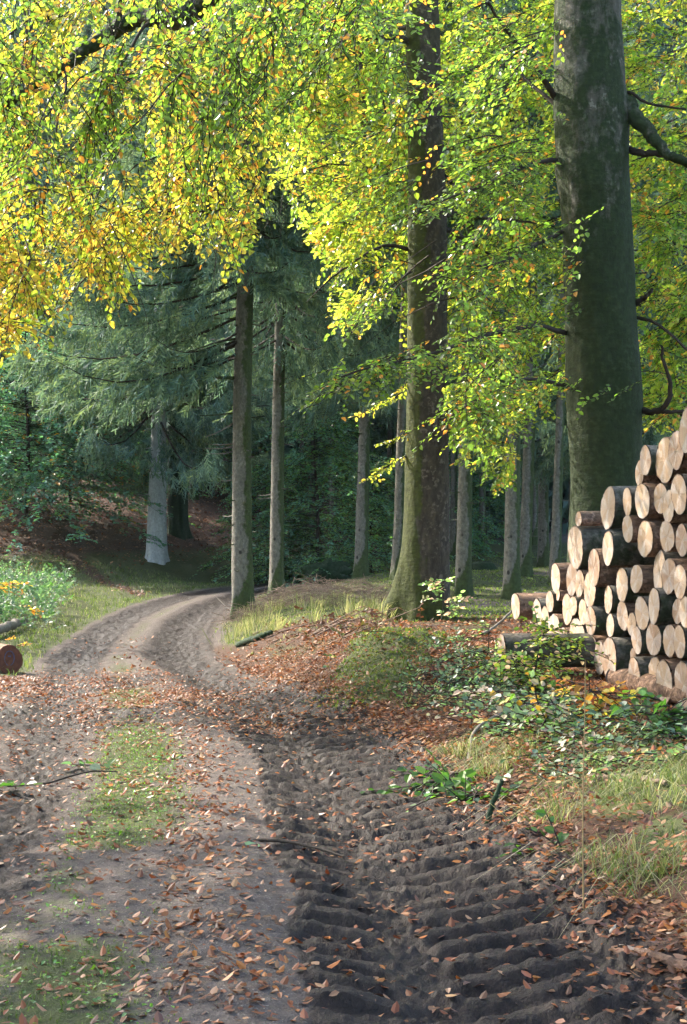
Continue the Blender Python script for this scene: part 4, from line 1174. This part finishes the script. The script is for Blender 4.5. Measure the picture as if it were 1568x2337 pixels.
def fallen_leaves():
    rg = np.random.default_rng(91); mb = MB()
    for (y0, y1, n, sz) in ((3.4, 17.5, 170000, .040), (17.5, 26, 24000, .066), (38, 62, 36000, .10)):
        x, y = scatter(rg, n, y0, y1, 1.0 if y1 < 30 else 3)
        z, e, s, mk = terrain(x, y, True)
        nz = fbm(x * 1.7, y * 1.7, 3, 95); nb = fbm(x * .7, y * .7, 3, 96)
        road = .26 * smooth(.42, .68, nz) * smooth(.3, .6, nb) + .10 + .28 * np.exp(-((e - .05) / .20) ** 2) + .10 * np.exp(-((e + 1.0) / .5) ** 2)
        road = road * np.where(mk[:, 0] > .5, .45, 1.0)
        yb = y + 5 * (nb - .5); belt = smooth(9.5, 13, yb) * (1 - smooth(14.6, 18.2, yb)) * (.35 + .65 * smooth(.35, .6, nz))
        road = np.maximum(road * (1 - .7 * smooth(14, 17, y)), belt * .75 * np.where(mk[:, 0] > .55, .55, 1))
        bank = (.95 - .5 * mk[:, 1] - .25 * smooth(.25, .5, moss_mound(x, y)) - .45 * smooth(.5, .62, nb) * (y < 10)) * (1 - smooth(19.5, 23.5, y - .9 * np.clip(x - .3, -3, 2)))
        left = .9 * (1 - smooth(15.6, 17.2, y))
        D = np.where(e > 1.55, bank, np.where(e < -1.55, left, road))
        D = D + .35 * np.exp(-((e - 1.65) / .25) ** 2) * (y < 14)
        if y0 > 30: D = mk[:, 2] * .8
        ok = rg.random(n) < D
        x, y, z, e = x[ok], y[ok], z[ok], e[ok]; m = len(x)
        r1 = np.clip(rg.random(m) * .8 + .2 * noise2(x * 2, y * 2, 8), 0, .999)
        cr = pick(rg, MIX_RD, r1); cb = pick(rg, MIX_G, r1)
        c = np.where((np.abs(e) < 1.5)[:, None], cr, cb)
        p = np.stack([x, y, z + rg.uniform(-.004, .018, m) + (e > 1.9) * (y < 9.6) * rg.uniform(-.02, .13, m).clip(0)], -1)
        ang = rg.uniform(0, 6.28, m); tl = rg.normal(0, .16, m)
        ax = np.stack([np.cos(ang), np.sin(ang), tl], -1)
        nn = np.stack([rg.normal(0, .22, m), rg.normal(0, .22, m), np.ones(m)], -1)
        leaves(mb, p, ax, nn, sz * rg.uniform(.45, 1.3, m), c, .60, fold=rg.uniform(0, .35), bend=rg.uniform(-.55, .45, m))
    o = mb.build('fallen_leaves', M['dead_leaf'], None, False); tag(o, kind='stuff')


def blades(mb, p, h, lean, wd, col, droop=.5):
    n = len(p); h = h[:, None]; wd = wd[:, None]
    l = unit(np.concatenate([lean, np.zeros((n, 1))], 1)); lm = np.linalg.norm(lean, axis=1)[:, None]
    side = np.stack([-l[:, 1], l[:, 0], 0 * l[:, 0]], -1) * .8 + np.array([.5, 0, 0])
    m1 = p + l * (lm * h * .35) + np.array([0, 0, 1]) * h * .55
    tip = p + l * (lm * h * 1.1) + np.array([0, 0, 1]) * h * (1 - droop * lm * .8)
    v = np.stack([p - side * wd, p + side * wd, m1 + side * wd * .8, m1 - side * wd * .8, tip], 1)
    i = np.arange(n)[:, None] * 5
    mb.add(v.reshape(-1, 3), [i + np.array([0, 1, 2, 3]), i + np.array([3, 2, 4])], np.repeat(col, 5, 0))


GR = {'g': (.085, .13, .03), 'y': (.17, .20, .075), 's': (.32, .29, .17), 'd': (.05, .085, .025), 'f': (.20, .26, .055), 'm': (.135, .175, .035)}


def gcol(rg, n, mix):
    ks = [k for k, _ in mix]; w_ = np.array([x for _, x in mix]); c = np.array([GR[k] for k in ks])[rg.choice(len(ks), n, p=w_ / w_.sum())]
    return c * rg.uniform(.7, 1.3, (n, 1))


def grass():
    rg = np.random.default_rng(101); mb = MB()

    def field(n, y0, y1, margin, D, h, wd, mix, leanamt=.5, tuft=1, spread=.05, droop=.5, bias=(0, 0)):
        x, y = scatter(rg, n, y0, y1, margin)
        z, e, s, mk = terrain(x, y, True)
        ok = rg.random(n) < D(x, y, e, mk)
        x, y = np.repeat(x[ok], tuft), np.repeat(y[ok], tuft)
        th = np.repeat(rg.uniform(.7, 1.25, ok.sum()), tuft)
        r = rg.normal(0, spread, (len(x), 2)); x = x + r[:, 0]; y = y + r[:, 1]
        z = terrain(x, y, True)[0]
        m = len(x)
        lean = r / max(spread, .01) * leanamt * .5 + rg.normal(0, leanamt * .6, (m, 2)) + np.array(bias)
        blades(mb, np.stack([x, y, z - .01], -1), h * th * rg.uniform(.5, 1.15, m), lean, wd * rg.uniform(.7, 1.3, m), gcol(rg, m, mix), droop)
    nb = lambda x, y: fbm(x * .9, y * .9, 3, 96)
    # long drooping tufts on the near right bank
    field(1900, 4.9, 9.6, .9, lambda x, y, e, mk: (e > 1.8) * smooth(.40, .62, fbm(x * 1.9, y * 1.9, 3, 51) + .10 * (e > 2.3)) * .8, .21, .0019, [('y', .34), ('g', .30), ('s', .36)], 1.0, 36, .06, .85, (-.15, -.1))
    field(260, 4.2, 6.5, .9, lambda x, y, e, mk: (e > 1.75) * smooth(.42, .6, fbm(x * 2.5, y * 2.5, 2, 57)) * .8, .13, .0019, [('g', .5), ('y', .3), ('s', .2)], .9, 20, .04, .75, (-.2, 0))
    field(500, 8.5, 13.5, .9, lambda x, y, e, mk: (e > 2.0) * smooth(.5, .6, nb(x, y)) * .5, .16, .0025, [('y', .4), ('g', .4), ('s', .2)], .8, 18, .06, .7)
    # thin grass in the middle of the track
    field(26000, 3.6, 12, .4, lambda x, y, e, mk: smooth(.15, .6, mk[:, 1]) * (np.abs(e) < 1.2), .036, .0024, [('g', .75), ('y', .25)], .6, 3, .02)
    field(9000, 12, 40, .4, lambda x, y, e, mk: smooth(.30, .7, mk[:, 1]) * (np.abs(e) < 1.2), .05, .005, [('g', .6), ('y', .4)], .6, 2, .03)
    # verge left of the track, and right of it around the spruces
    field(40000, 16, 46, 2.5, lambda x, y, e, mk: (e < -1.5) * mk[:, 1] * .9, .12, .006, [('g', .55), ('y', .40), ('s', .05)], .5, 2, .05)
    field(24000, 19, 40, 1.5, lambda x, y, e, mk: (e > 1.6) * mk[:, 1] * (x < 1.0) * .85, .085, .006, [('m', .3), ('g', .3), ('y', .2), ('s', .2)], .6, 2, .05)
    field(420, 20.5, 30, 1.0, lambda x, y, e, mk: (e > 1.9) * (x < .6) * .5, .38, .005, [('y', .4), ('s', .6)], .55, 36, .09, .6)
    field(42000, 21, 60, 2.0, lambda x, y, e, mk: (x > .9) * .7, .07, .013, [('f', .65), ('m', .25), ('d', .10)], .6, 2, .08)  # forest floor blades in a brighter colour that stands in for sunlight
    o = mb.build('grass', M['grass'], None, False); tag(o, kind='stuff')
    # moss on the hump and on the bank
    mb = MB(); n = 70000
    x, y = scatter(rg, n, 11.5, 19, .8); z, e, s, mk = terrain(x, y, True)
    ok = rg.random(n) < smooth(.30, .58, moss_mound(x, y) * (.1 + 1.8 * fbm(x * 6, y * 6, 4, 22))); x, y, z = x[ok], y[ok], z[ok]; m = len(x)
    blades(mb, np.stack([x, y, z - .005], -1), rg.uniform(.015, .05, m), rg.normal(0, .7, (m, 2)), rg.uniform(.004, .008, m), gcol(rg, m, [('m', .7), ('d', .3)]))
    o = mb.build('moss', M['grass'], None, False); tag(o, kind='stuff')


def low_plants():
    """bramble and seedling leaves over the bank, nettles at the left"""
    rg = np.random.default_rng(111); mb = MB(); mt = MB()
    n = 11500; x, y = scatter(rg, n, 7.6, 16.5, .8)
    z, e, s, mk = terrain(x, y, False)
    D = smooth(.20, .44, fbm(x * 1.2, y * 1.2, 3, 113)) * smooth(1.8, 2.4, e) * (1 - .95 * smooth(.15, .3, moss_mound(x, y))) * (x < 4) * (1 - smooth(13.8, 15.4, y))
    ok = (rg.random(n) < D) & ~((x > 2.0) & (y > 10.2)); x, y, z = x[ok], y[ok], z[ok]; m = len(x)
    o = np.stack([x, y, z + rg.uniform(.02, .16, m)], -1); a = rg.uniform(0, 6.28, m)
    d = np.stack([np.cos(a), np.sin(a), rg.normal(.1, .3, m)], -1)
    sprays(rg, mb, mt, o, d, rg.uniform(.12, .28, m), 6, .045, [('sage', .46), ('nettle', .20), ('bramble', .10), ('pale', .12), ('olive', .05), ('rust', .07)], up_jit=.35, droop=.12, leaf_w=.7)
    n = 26000; x, y = scatter(rg, n, 3.6, 13, .4); z, e, s, mk = terrain(x, y, True)
    ok = (rg.random(n) < smooth(.12, .7, mk[:, 1]) * .8) & (np.abs(e) < 1.2); x, y, z = x[ok], y[ok], z[ok]; m = len(x)
    leaves(mb, np.stack([x, y, z + rg.uniform(.004, .025, m)], -1), rg.normal(0, 1, (m, 3)) * [1, 1, .3], rg.normal(0, .3, (m, 3)) + [0, 0, 1], rg.uniform(.010, .022, m), pick(rg, [('green', .6), ('mid', .4)], rg.random(m)), .8)
    n = 9000; x, y = scatter(rg, n, 22, 40, 2.5); z, e, s, mk = terrain(x, y, False)
    u, v = U0 + F * x / y, V0 - F * (z - 1.5) / y
    ok = (u < 195 - .55 * (v - 1300) + 30 * (noise2(x, y, 3) - .5)) & (u > -150) & (v < 1450) & (v > 1285); x, y, z = x[ok], y[ok], z[ok]; m = len(x)
    o = np.stack([x, y, z + rg.uniform(.05, .55, m)], -1)
    d = np.stack([rg.normal(0, .6, m), rg.normal(0, .6, m), rg.uniform(.3, 1, m)], -1)
    sprays(rg, mb, None, o, d, .3, 7, .085, [('nettle', .7), ('sage', .18), ('bramble', .12)], up_jit=.4, droop=.1, leaf_w=.55)
    o = mb.build('low_plants', M['leaf_shade'], None, False); tag(o, kind='stuff')
    o = mt.build('plant_stems', M['twig']); tag(o, kind='stuff')


def sapling(u, v, d, h, nb, mix, lsize, label, lean=(0, 0), rad=.3, seed=0, per=5, K=6, name='beech_sapling', group='saplings on the bank', leafmat='leaf'):
    rg = np.random.default_rng(seed + 1000)
    x = (u - U0) / F * d; z = ground_z(x, d)[0]
    root = thing(name, label, 'sapling', (x, d, z), 0, group)
    ml = MB(); mt = MB(); st = tube_path([(0, 0, -.03), (lean[0] * .4 + .02, lean[1] * .4, h * .4), (lean[0], lean[1], h)], 14)
    tube(mt, st, np.linspace(.009, .003, 14), 6)
    i = rg.integers(3, 14, nb); a = rg.uniform(0, 6.28, nb); out = np.stack([np.cos(a), np.sin(a), rg.uniform(-.1, .5, nb)], -1)
    L = rad * rg.uniform(.5, 1.1, nb); t = np.linspace(0, 1, 4)
    q = st[i][:, None] + out[:, None] * (L[:, None] * t)[..., None]; q[..., 2] -= .25 * L[:, None] * t ** 2
    sticks(mt, q, .004, .0015)
    ti = rg.integers(0, 4, (nb, per)); o = q[np.arange(nb)[:, None], ti].reshape(-1, 3)
    dd = (out[:, None] * .7 + rg.normal(0, .5, (nb, per, 3)) * [1, 1, .4]).reshape(-1, 3)
    sprays(rg, ml, mt, o, dd, rg.uniform(.1, .22, len(o)) * (1 + lsize * 4), K, lsize, mix, up_jit=.3, droop=.2, cl=.5)
    ml.build('leaves', M[leafmat], root, False); mt.build('stem', M['twig'], root)


def stick(name, label, cat, pts, r0, r1, mat='twig', extra=(), seg=8):
    pts = [np.asarray(p, float) for p in pts]; b = pts[0].copy()
    root = thing(name, label, cat, b)
    mb = MB(); limb(mb, [p - b for p in pts], r0, r1, seg, 30, int(abs(b[0]) * 100)); mb.build('stem', M[mat], root)
    for ex in extra:
        m2 = MB(); limb(m2, [np.asarray(p) - b for p in ex], r1 * 1.1, r1 * .4, 6, 14, 3); m2.build('side_branch', M[mat], root)
    return root


def G(u, d, dz=0.0):
    x = (u - U0) / F * d
    return np.array([x, d, terrain([x], [d], True)[0][0] + dz])


def gv(u, v, dz=0.0):
    """ground point the photograph shows at u, v"""
    d = np.linspace(3.5, 45, 1600); x = (u - U0) / F * d; z = ground_z(x, d)
    vv = V0 - F * (z - 1.5) / d
    i = np.argmax(vv < v)
    return np.array([x[i], d[i], z[i] + dz])


def small_things():
    rg = np.random.default_rng(121)
    sapling(1205, 1520, 12.6, .62, 34, [('mid', .35), ('yg', .30), ('pale', .15), ('green', .2)], .05, 'leafy pale green sapling right in front of the single log left of the pile', (.12, 0), .42, 1, 6, leafmat='leaf')
    sapling(1335, 1660, 9.6, .42, 16, [('orange', .4), ('rust', .25), ('yellow', .2), ('green', .15)], .062, 'small sapling with orange and rusty leaves below the middle of the pile', (.03, 0), .26, 2, 4)
    sapling(1490, 1700, 8.7, .30, 26, [('bramble', .5), ('nettle', .3), ('dark', .2)], .058, 'low broad sapling with large green leaves at the right edge below the pile', (.1, 0), .42, 3, 4, leafmat='leaf_shade')
    sapling(1240, 1680, 9.4, .34, 22, [('sage', .5), ('pale', .2), ('green', .2), ('orange', .1)], .055, 'grey green sapling with pale glossy leaves left of the orange leaved one', (-.05, 0), .36, 4, 5, leafmat='leaf_shade')
    sapling(1005, 1420, 20.5, .62, 10, [('mid', .6), ('pale', .4)], .07, 'thin sapling with silvery leaves at the right foot of the sunlit beech', (.05, 0), .18, 5, 3)
    sapling(985, 1770, 8.6, .10, 16, [('bramble', .6), ('green', .3), ('nettle', .1)], .065, 'bright green bramble shoot at the upper edge of the muddy rut', (.15, 0), .30, 6, 3, 4, leafmat='leaf_shade')
    sapling(1050, 1820, 8.0, .08, 12, [('bramble', .6), ('green', .25), ('nettle', .15)], .065, 'bright green bramble shoot close above the upright stick', (.1, 0), .25, 7, 3, 4, leafmat='leaf_shade')
    sapling(1250, 1985, 6.5, .05, 7, [('bramble', .7), ('green', .3)], .050, 'tiny green seedling patch at the edge of the rut, lower right', (.1, 0), .2, 8, 3, 4, leafmat='leaf_shade')
    sapling(1105, 1480, 14.2, .40, 9, [('mid', .6), ('pale', .4)], .05, 'small grey green sapling on leaf litter just left of the single log', (.05, 0), .22, 9, 3)
    sapling(-60, 1340, 22, 1.05, 11, [('orange', .45), ('yellow', .35), ('yg', .2)], .065, 'sapling with yellow and orange leaves reaching in at the left edge', (.45, 0), .55, 10, 5)
    # sticks and branches
    stick('stick', 'short mossy stick standing at a slant beside the muddy rut', 'stick', [gv(1110, 1885, -.02), gv(1110, 1885) + [.03, .02, .10], gv(1110, 1885) + [.09, .05, .23]], .017, .012, 'mossy')
    stick('twig', 'long thin dark twig lying across the track in the foreground', 'twig', [gv(560, 1925, .01), gv(640, 1935, .03), gv(720, 1950, .03), gv(785, 1962, .01)], .010, .006)
    stick('twig', 'thin dark twig curving over leaves, end of it near the track middle', 'twig', [gv(100, 1795, .01), gv(200, 1770, .02), gv(270, 1765, .01)], .007, .004)
    stick('fallen_branch', 'thin curved branch among bank plants below the log pile', 'branch', [gv(1068, 1740, .0), gv(1085, 1690, .07), gv(1160, 1655, .10), gv(1290, 1625, .14)], .014, .007, 'grey_twig')
    stick('fallen_branch', 'brown dead branch lying in grass near the right edge', 'branch', [gv(1350, 1785, .02), gv(1420, 1790, .04), gv(1520, 1800, .03)], .022, .012, 'dry_twig')
    stick('fallen_branch', 'crooked grey branch on red leaves left of the top log of the low end', 'branch', [gv(1100, 1452, .02), gv(1130, 1440, .06), gv(1165, 1420, .14), gv(1182, 1395, .2)], .020, .010, 'grey_twig')
    stick('fallen_branch', 'mossy branch lying on bright grass right of the track edge spruce', 'branch', [gv(542, 1476, .03), gv(590, 1462, .05), gv(622, 1450, .04)], .05, .03, 'mossy')
    stick('fallen_pole', 'pale cut pole lying in nettles at the left edge', 'pole', [gv(-30, 1462, .12), gv(10, 1450, .14), gv(54, 1436, .16)], .085, .075, 'grey_twig', seg=14)
    stick('fallen_branch', 'broken branch leaning at the left of the track edge spruce', 'branch', [gv(540, 1410, .05), gv(520, 1400, .12), gv(495, 1388, .25)], .02, .01)
    stick('fallen_branch', 'rotten brown branch at the lower right corner on the rut edge', 'branch', [gv(1400, 2180, .01), gv(1470, 2200, .03), gv(1590, 2235, .03)], .013, .018, 'logbark')
    # brown leaved cut branch and brushwood heap
    root = thing('brushwood', 'cut branches with withered brown leaves on the bank left of the moss hump', 'brushwood', gv(700, 1470))
    b = np.array(root.location); mt = MB(); ml = MB(); n = 26
    a0 = np.array([gv(rg.uniform(560, 800), rg.uniform(1430, 1500), .02) for _ in range(n)]) - b
    dr = np.stack([rg.uniform(.4, 1.0, n), rg.normal(.1, .35, n), rg.uniform(.0, .35, n)], -1)
    q = a0[:, None] + dr[:, None] * np.linspace(0, 1, 5)[None, :, None]; 
    for qq in q:
        m1 = MB(); sticks(m1, qq[None], .011, .004); m1.build('bough', M['dry_twig'], root)
    k = 5; o = q[np.arange(n)[:, None], rg.integers(1, 5, (n, k))].reshape(-1, 3)
    sprays(rg, ml, mt, o, rg.normal(0, .6, (n * k, 3)) + [.2, 0, -.1], .25, 6, .06, [('brown', .6), ('tan', .15), ('olive', .25)], droop=.5)
    mt.build('twigs', M['dry_twig'], root); ml.build('withered_leaves', M['dead_leaf'], root, False)
    root = thing('brushwood', 'heap of thin reddish brown brushwood between the second spruce and the sunlit beech', 'brushwood', gv(740, 1385))
    b = np.array(root.location); mt = MB(); n = 900
    x = rg.uniform(-1.9, 1.5, n); y = rg.uniform(-1.5, 5, n); hh = .26 * np.exp(-((x + .1) / 1.6) ** 2) + .10
    p0 = np.stack([x, y, ground_z(b[0] + x, b[1] + y) - b[2] + rg.uniform(0, 1, n) * hh], -1)
    dr = unit(np.stack([rg.normal(0, 1, n), rg.normal(0, 1, n), rg.normal(0, .35, n)], -1)) * rg.uniform(.3, .9, (n, 1))
    t = np.linspace(-.5, .5, 5); q = p0[:, None] + dr[:, None] * t[None, :, None]; q[..., 2] += .25 * (.25 - t ** 2)
    for qq in q[:40]:
        m1 = MB(); sticks(m1, qq[None], .009, .004); m1.build('stick', M['dry_twig'], root)
    sticks(mt, q[40:], .006, .003); tag(mt.build('twigs', M['dry_twig'], root), kind='stuff')
    # dark root plate of a fallen tree
    root = thing('root_plate', 'dark upturned root plate under the young beech in the middle', 'stump', G(745, 43)); mb = MB()
    for k in range(10):
        a = rg.uniform(0, 6.28); tube(mb, tube_path([(0, 0, .35), (math.cos(a) * .5, .1 * math.sin(a), .35 + .3 * math.sin(a)), (math.cos(a) * rg.uniform(.7, 1.1), .2, .3 + .5 * math.sin(a))], 14), np.linspace(.35, .05, 14), 10, 1 + .3 * (rg.random((14, 10)) - .5))
    mb.build('roots', M['mossy'], root)
    # the cut log at the left edge
    c = gv(22, 1537); r = 33 / F * c[1]
    make_log(c[0], c[1], c[2] + r * .93, r, 2.2, 0, 0, M['logbark'], 777, 'dark red brown sawn log lying alone on leaves at the left edge of the track', None, 'cut_log')
    lg = [o for o in SC.objects if o.get('label', '').startswith('dark red brown sawn')][0]
    lg.rotation_euler = (0, 0, R(90 + 38))
    dk = simple_mat('weathered sawn end', (.15, .055, .03), .7, .45, 18)
    for ch in lg.children:
        if ch.name.startswith('sawn_end'): ch.data.materials[0] = dk
    m, t, bb = mat_new('blue forestry paint'); bb.inputs['Base Color'].default_value = (.06, .07, .13, 1); bb.inputs['Roughness'].default_value = .8
    mk = MB(); th = np.linspace(0, 6.283, 30); tube(mk, np.stack([0 * th - .012, r * .05 + r * .36 * np.cos(th), r * 1.12 + r * .5 * np.sin(th)], -1), .006, 5, cap=False)
    tube(mk, np.stack([np.full(8, -.012), r * .05 + np.linspace(-.1, .1, 8) * r, np.full(8, r * 1.25)], -1), .009, 5)
    mk.build('paint_mark', m, lg)
    # old sawn pieces and a mossy stump behind the low end of the pile
    p = G(1222, 27, 0); make_log(p[0], p[1], p[2] + .16, .17, 1.2, 0, .2, M['greybark'], 781, 'old greyish log piece lying on moss behind the low end of the pile', None, 'cut_log')
    root = thing('stump', 'low moss covered stump on the forest floor between the spruces at the right', 'stump', G(1102, 46)); mb = MB()
    tube(mb, [(0, 0, -.2), (0, 0, .12), (0, 0, .28), (0, 0, .36)], [.62, .48, .38, .2], 20, 1 + .2 * (rg.random((4, 20)) - .5)); mb.build('stump_body', M['mossy'], root)
    # fresh leafy twigs and a leaf on the track
    for k, (u, v, lab) in enumerate([(195, 1752, 'fresh twig with two green leaves on the track, upper left'), (400, 1738, 'fresh twig with blue green leaves in the middle of the track'), (16, 1800, 'fresh leafy twig at the left edge of the track')]):
        root = thing('leafy_twig', lab, 'twig', gv(u, v, .01), 0, 'fresh twigs fallen on the track'); ml = MB(); mt = MB()
        sprays(rg, ml, mt, np.zeros((3, 3)) + [[0, 0, 0], [.05, .02, 0], [-.06, 0, 0]], np.array([[1, .3, .05], [-1, .2, .05], [.3, 1, .05]]), .17, 4, .075, [('bramble', .6), ('nettle', .4)], droop=.05)
        ml.build('leaves', M['leaf_shade'], root, False); mt.build('stem', M['twig'], root)
    root = thing('leaf', 'single pale green fresh leaf lying on the track beside the thin dark twig', 'leaf', gv(567, 1945, .012)); ml = MB()
    leaves(ml, np.zeros((1, 3)), np.array([[.4, 1, .25]]), np.array([[.1, -.5, 1]]), .10, np.array([[.22, .36, .18]]), .8); ml.build('blade', M['leaf_shade'], root, False)
    # one tall dry grass stalk
    b = gv(1332, 2080); root = thing('grass_stalk', 'single tall dry straw coloured grass stalk rising from the near bank', 'grass stalk', b); mb = MB()
    tube(mb, tube_path([(0, 0, 0), (.0, .02, .35), (.01, .03, .8), (.012, .03, 1.0)], 20), np.linspace(.0035, .0016, 20), 6)
    mb.build('stem', simple_mat('straw', (.42, .28, .12)), root)


fallen_leaves(); grass(); low_plants(); small_things()


# ------------------------------------------------------------------ thin haze volume, added to lift the dark background and turn it bluish
def haze():
    mb = MB(); a = np.array([[-90, -30, -4], [110, -30, -4], [110, 135, -4], [-90, 135, -4], [-90, -30, 46], [110, -30, 46], [110, 135, 46], [-90, 135, 46]], float)
    mb.add(a, np.array([[0, 3, 2, 1], [4, 5, 6, 7], [0, 1, 5, 4], [1, 2, 6, 5], [2, 3, 7, 6], [3, 0, 4, 7]]))
    m = bpy.data.materials.new('haze'); m.use_nodes = True; t = m.node_tree
    t.nodes.remove(t.nodes['Principled BSDF']); pv = t.nodes.new('ShaderNodeVolumePrincipled')
    pv.inputs['Density'].default_value = .00015; pv.inputs['Color'].default_value = (.70, .92, 1.0, 1); pv.inputs['Anisotropy'].default_value = .1
    t.links.new(pv.outputs[0], t.nodes['Material Output'].inputs['Volume'])
    o = mb.build('haze', m, None, False); tag(o, kind='stuff')


haze()
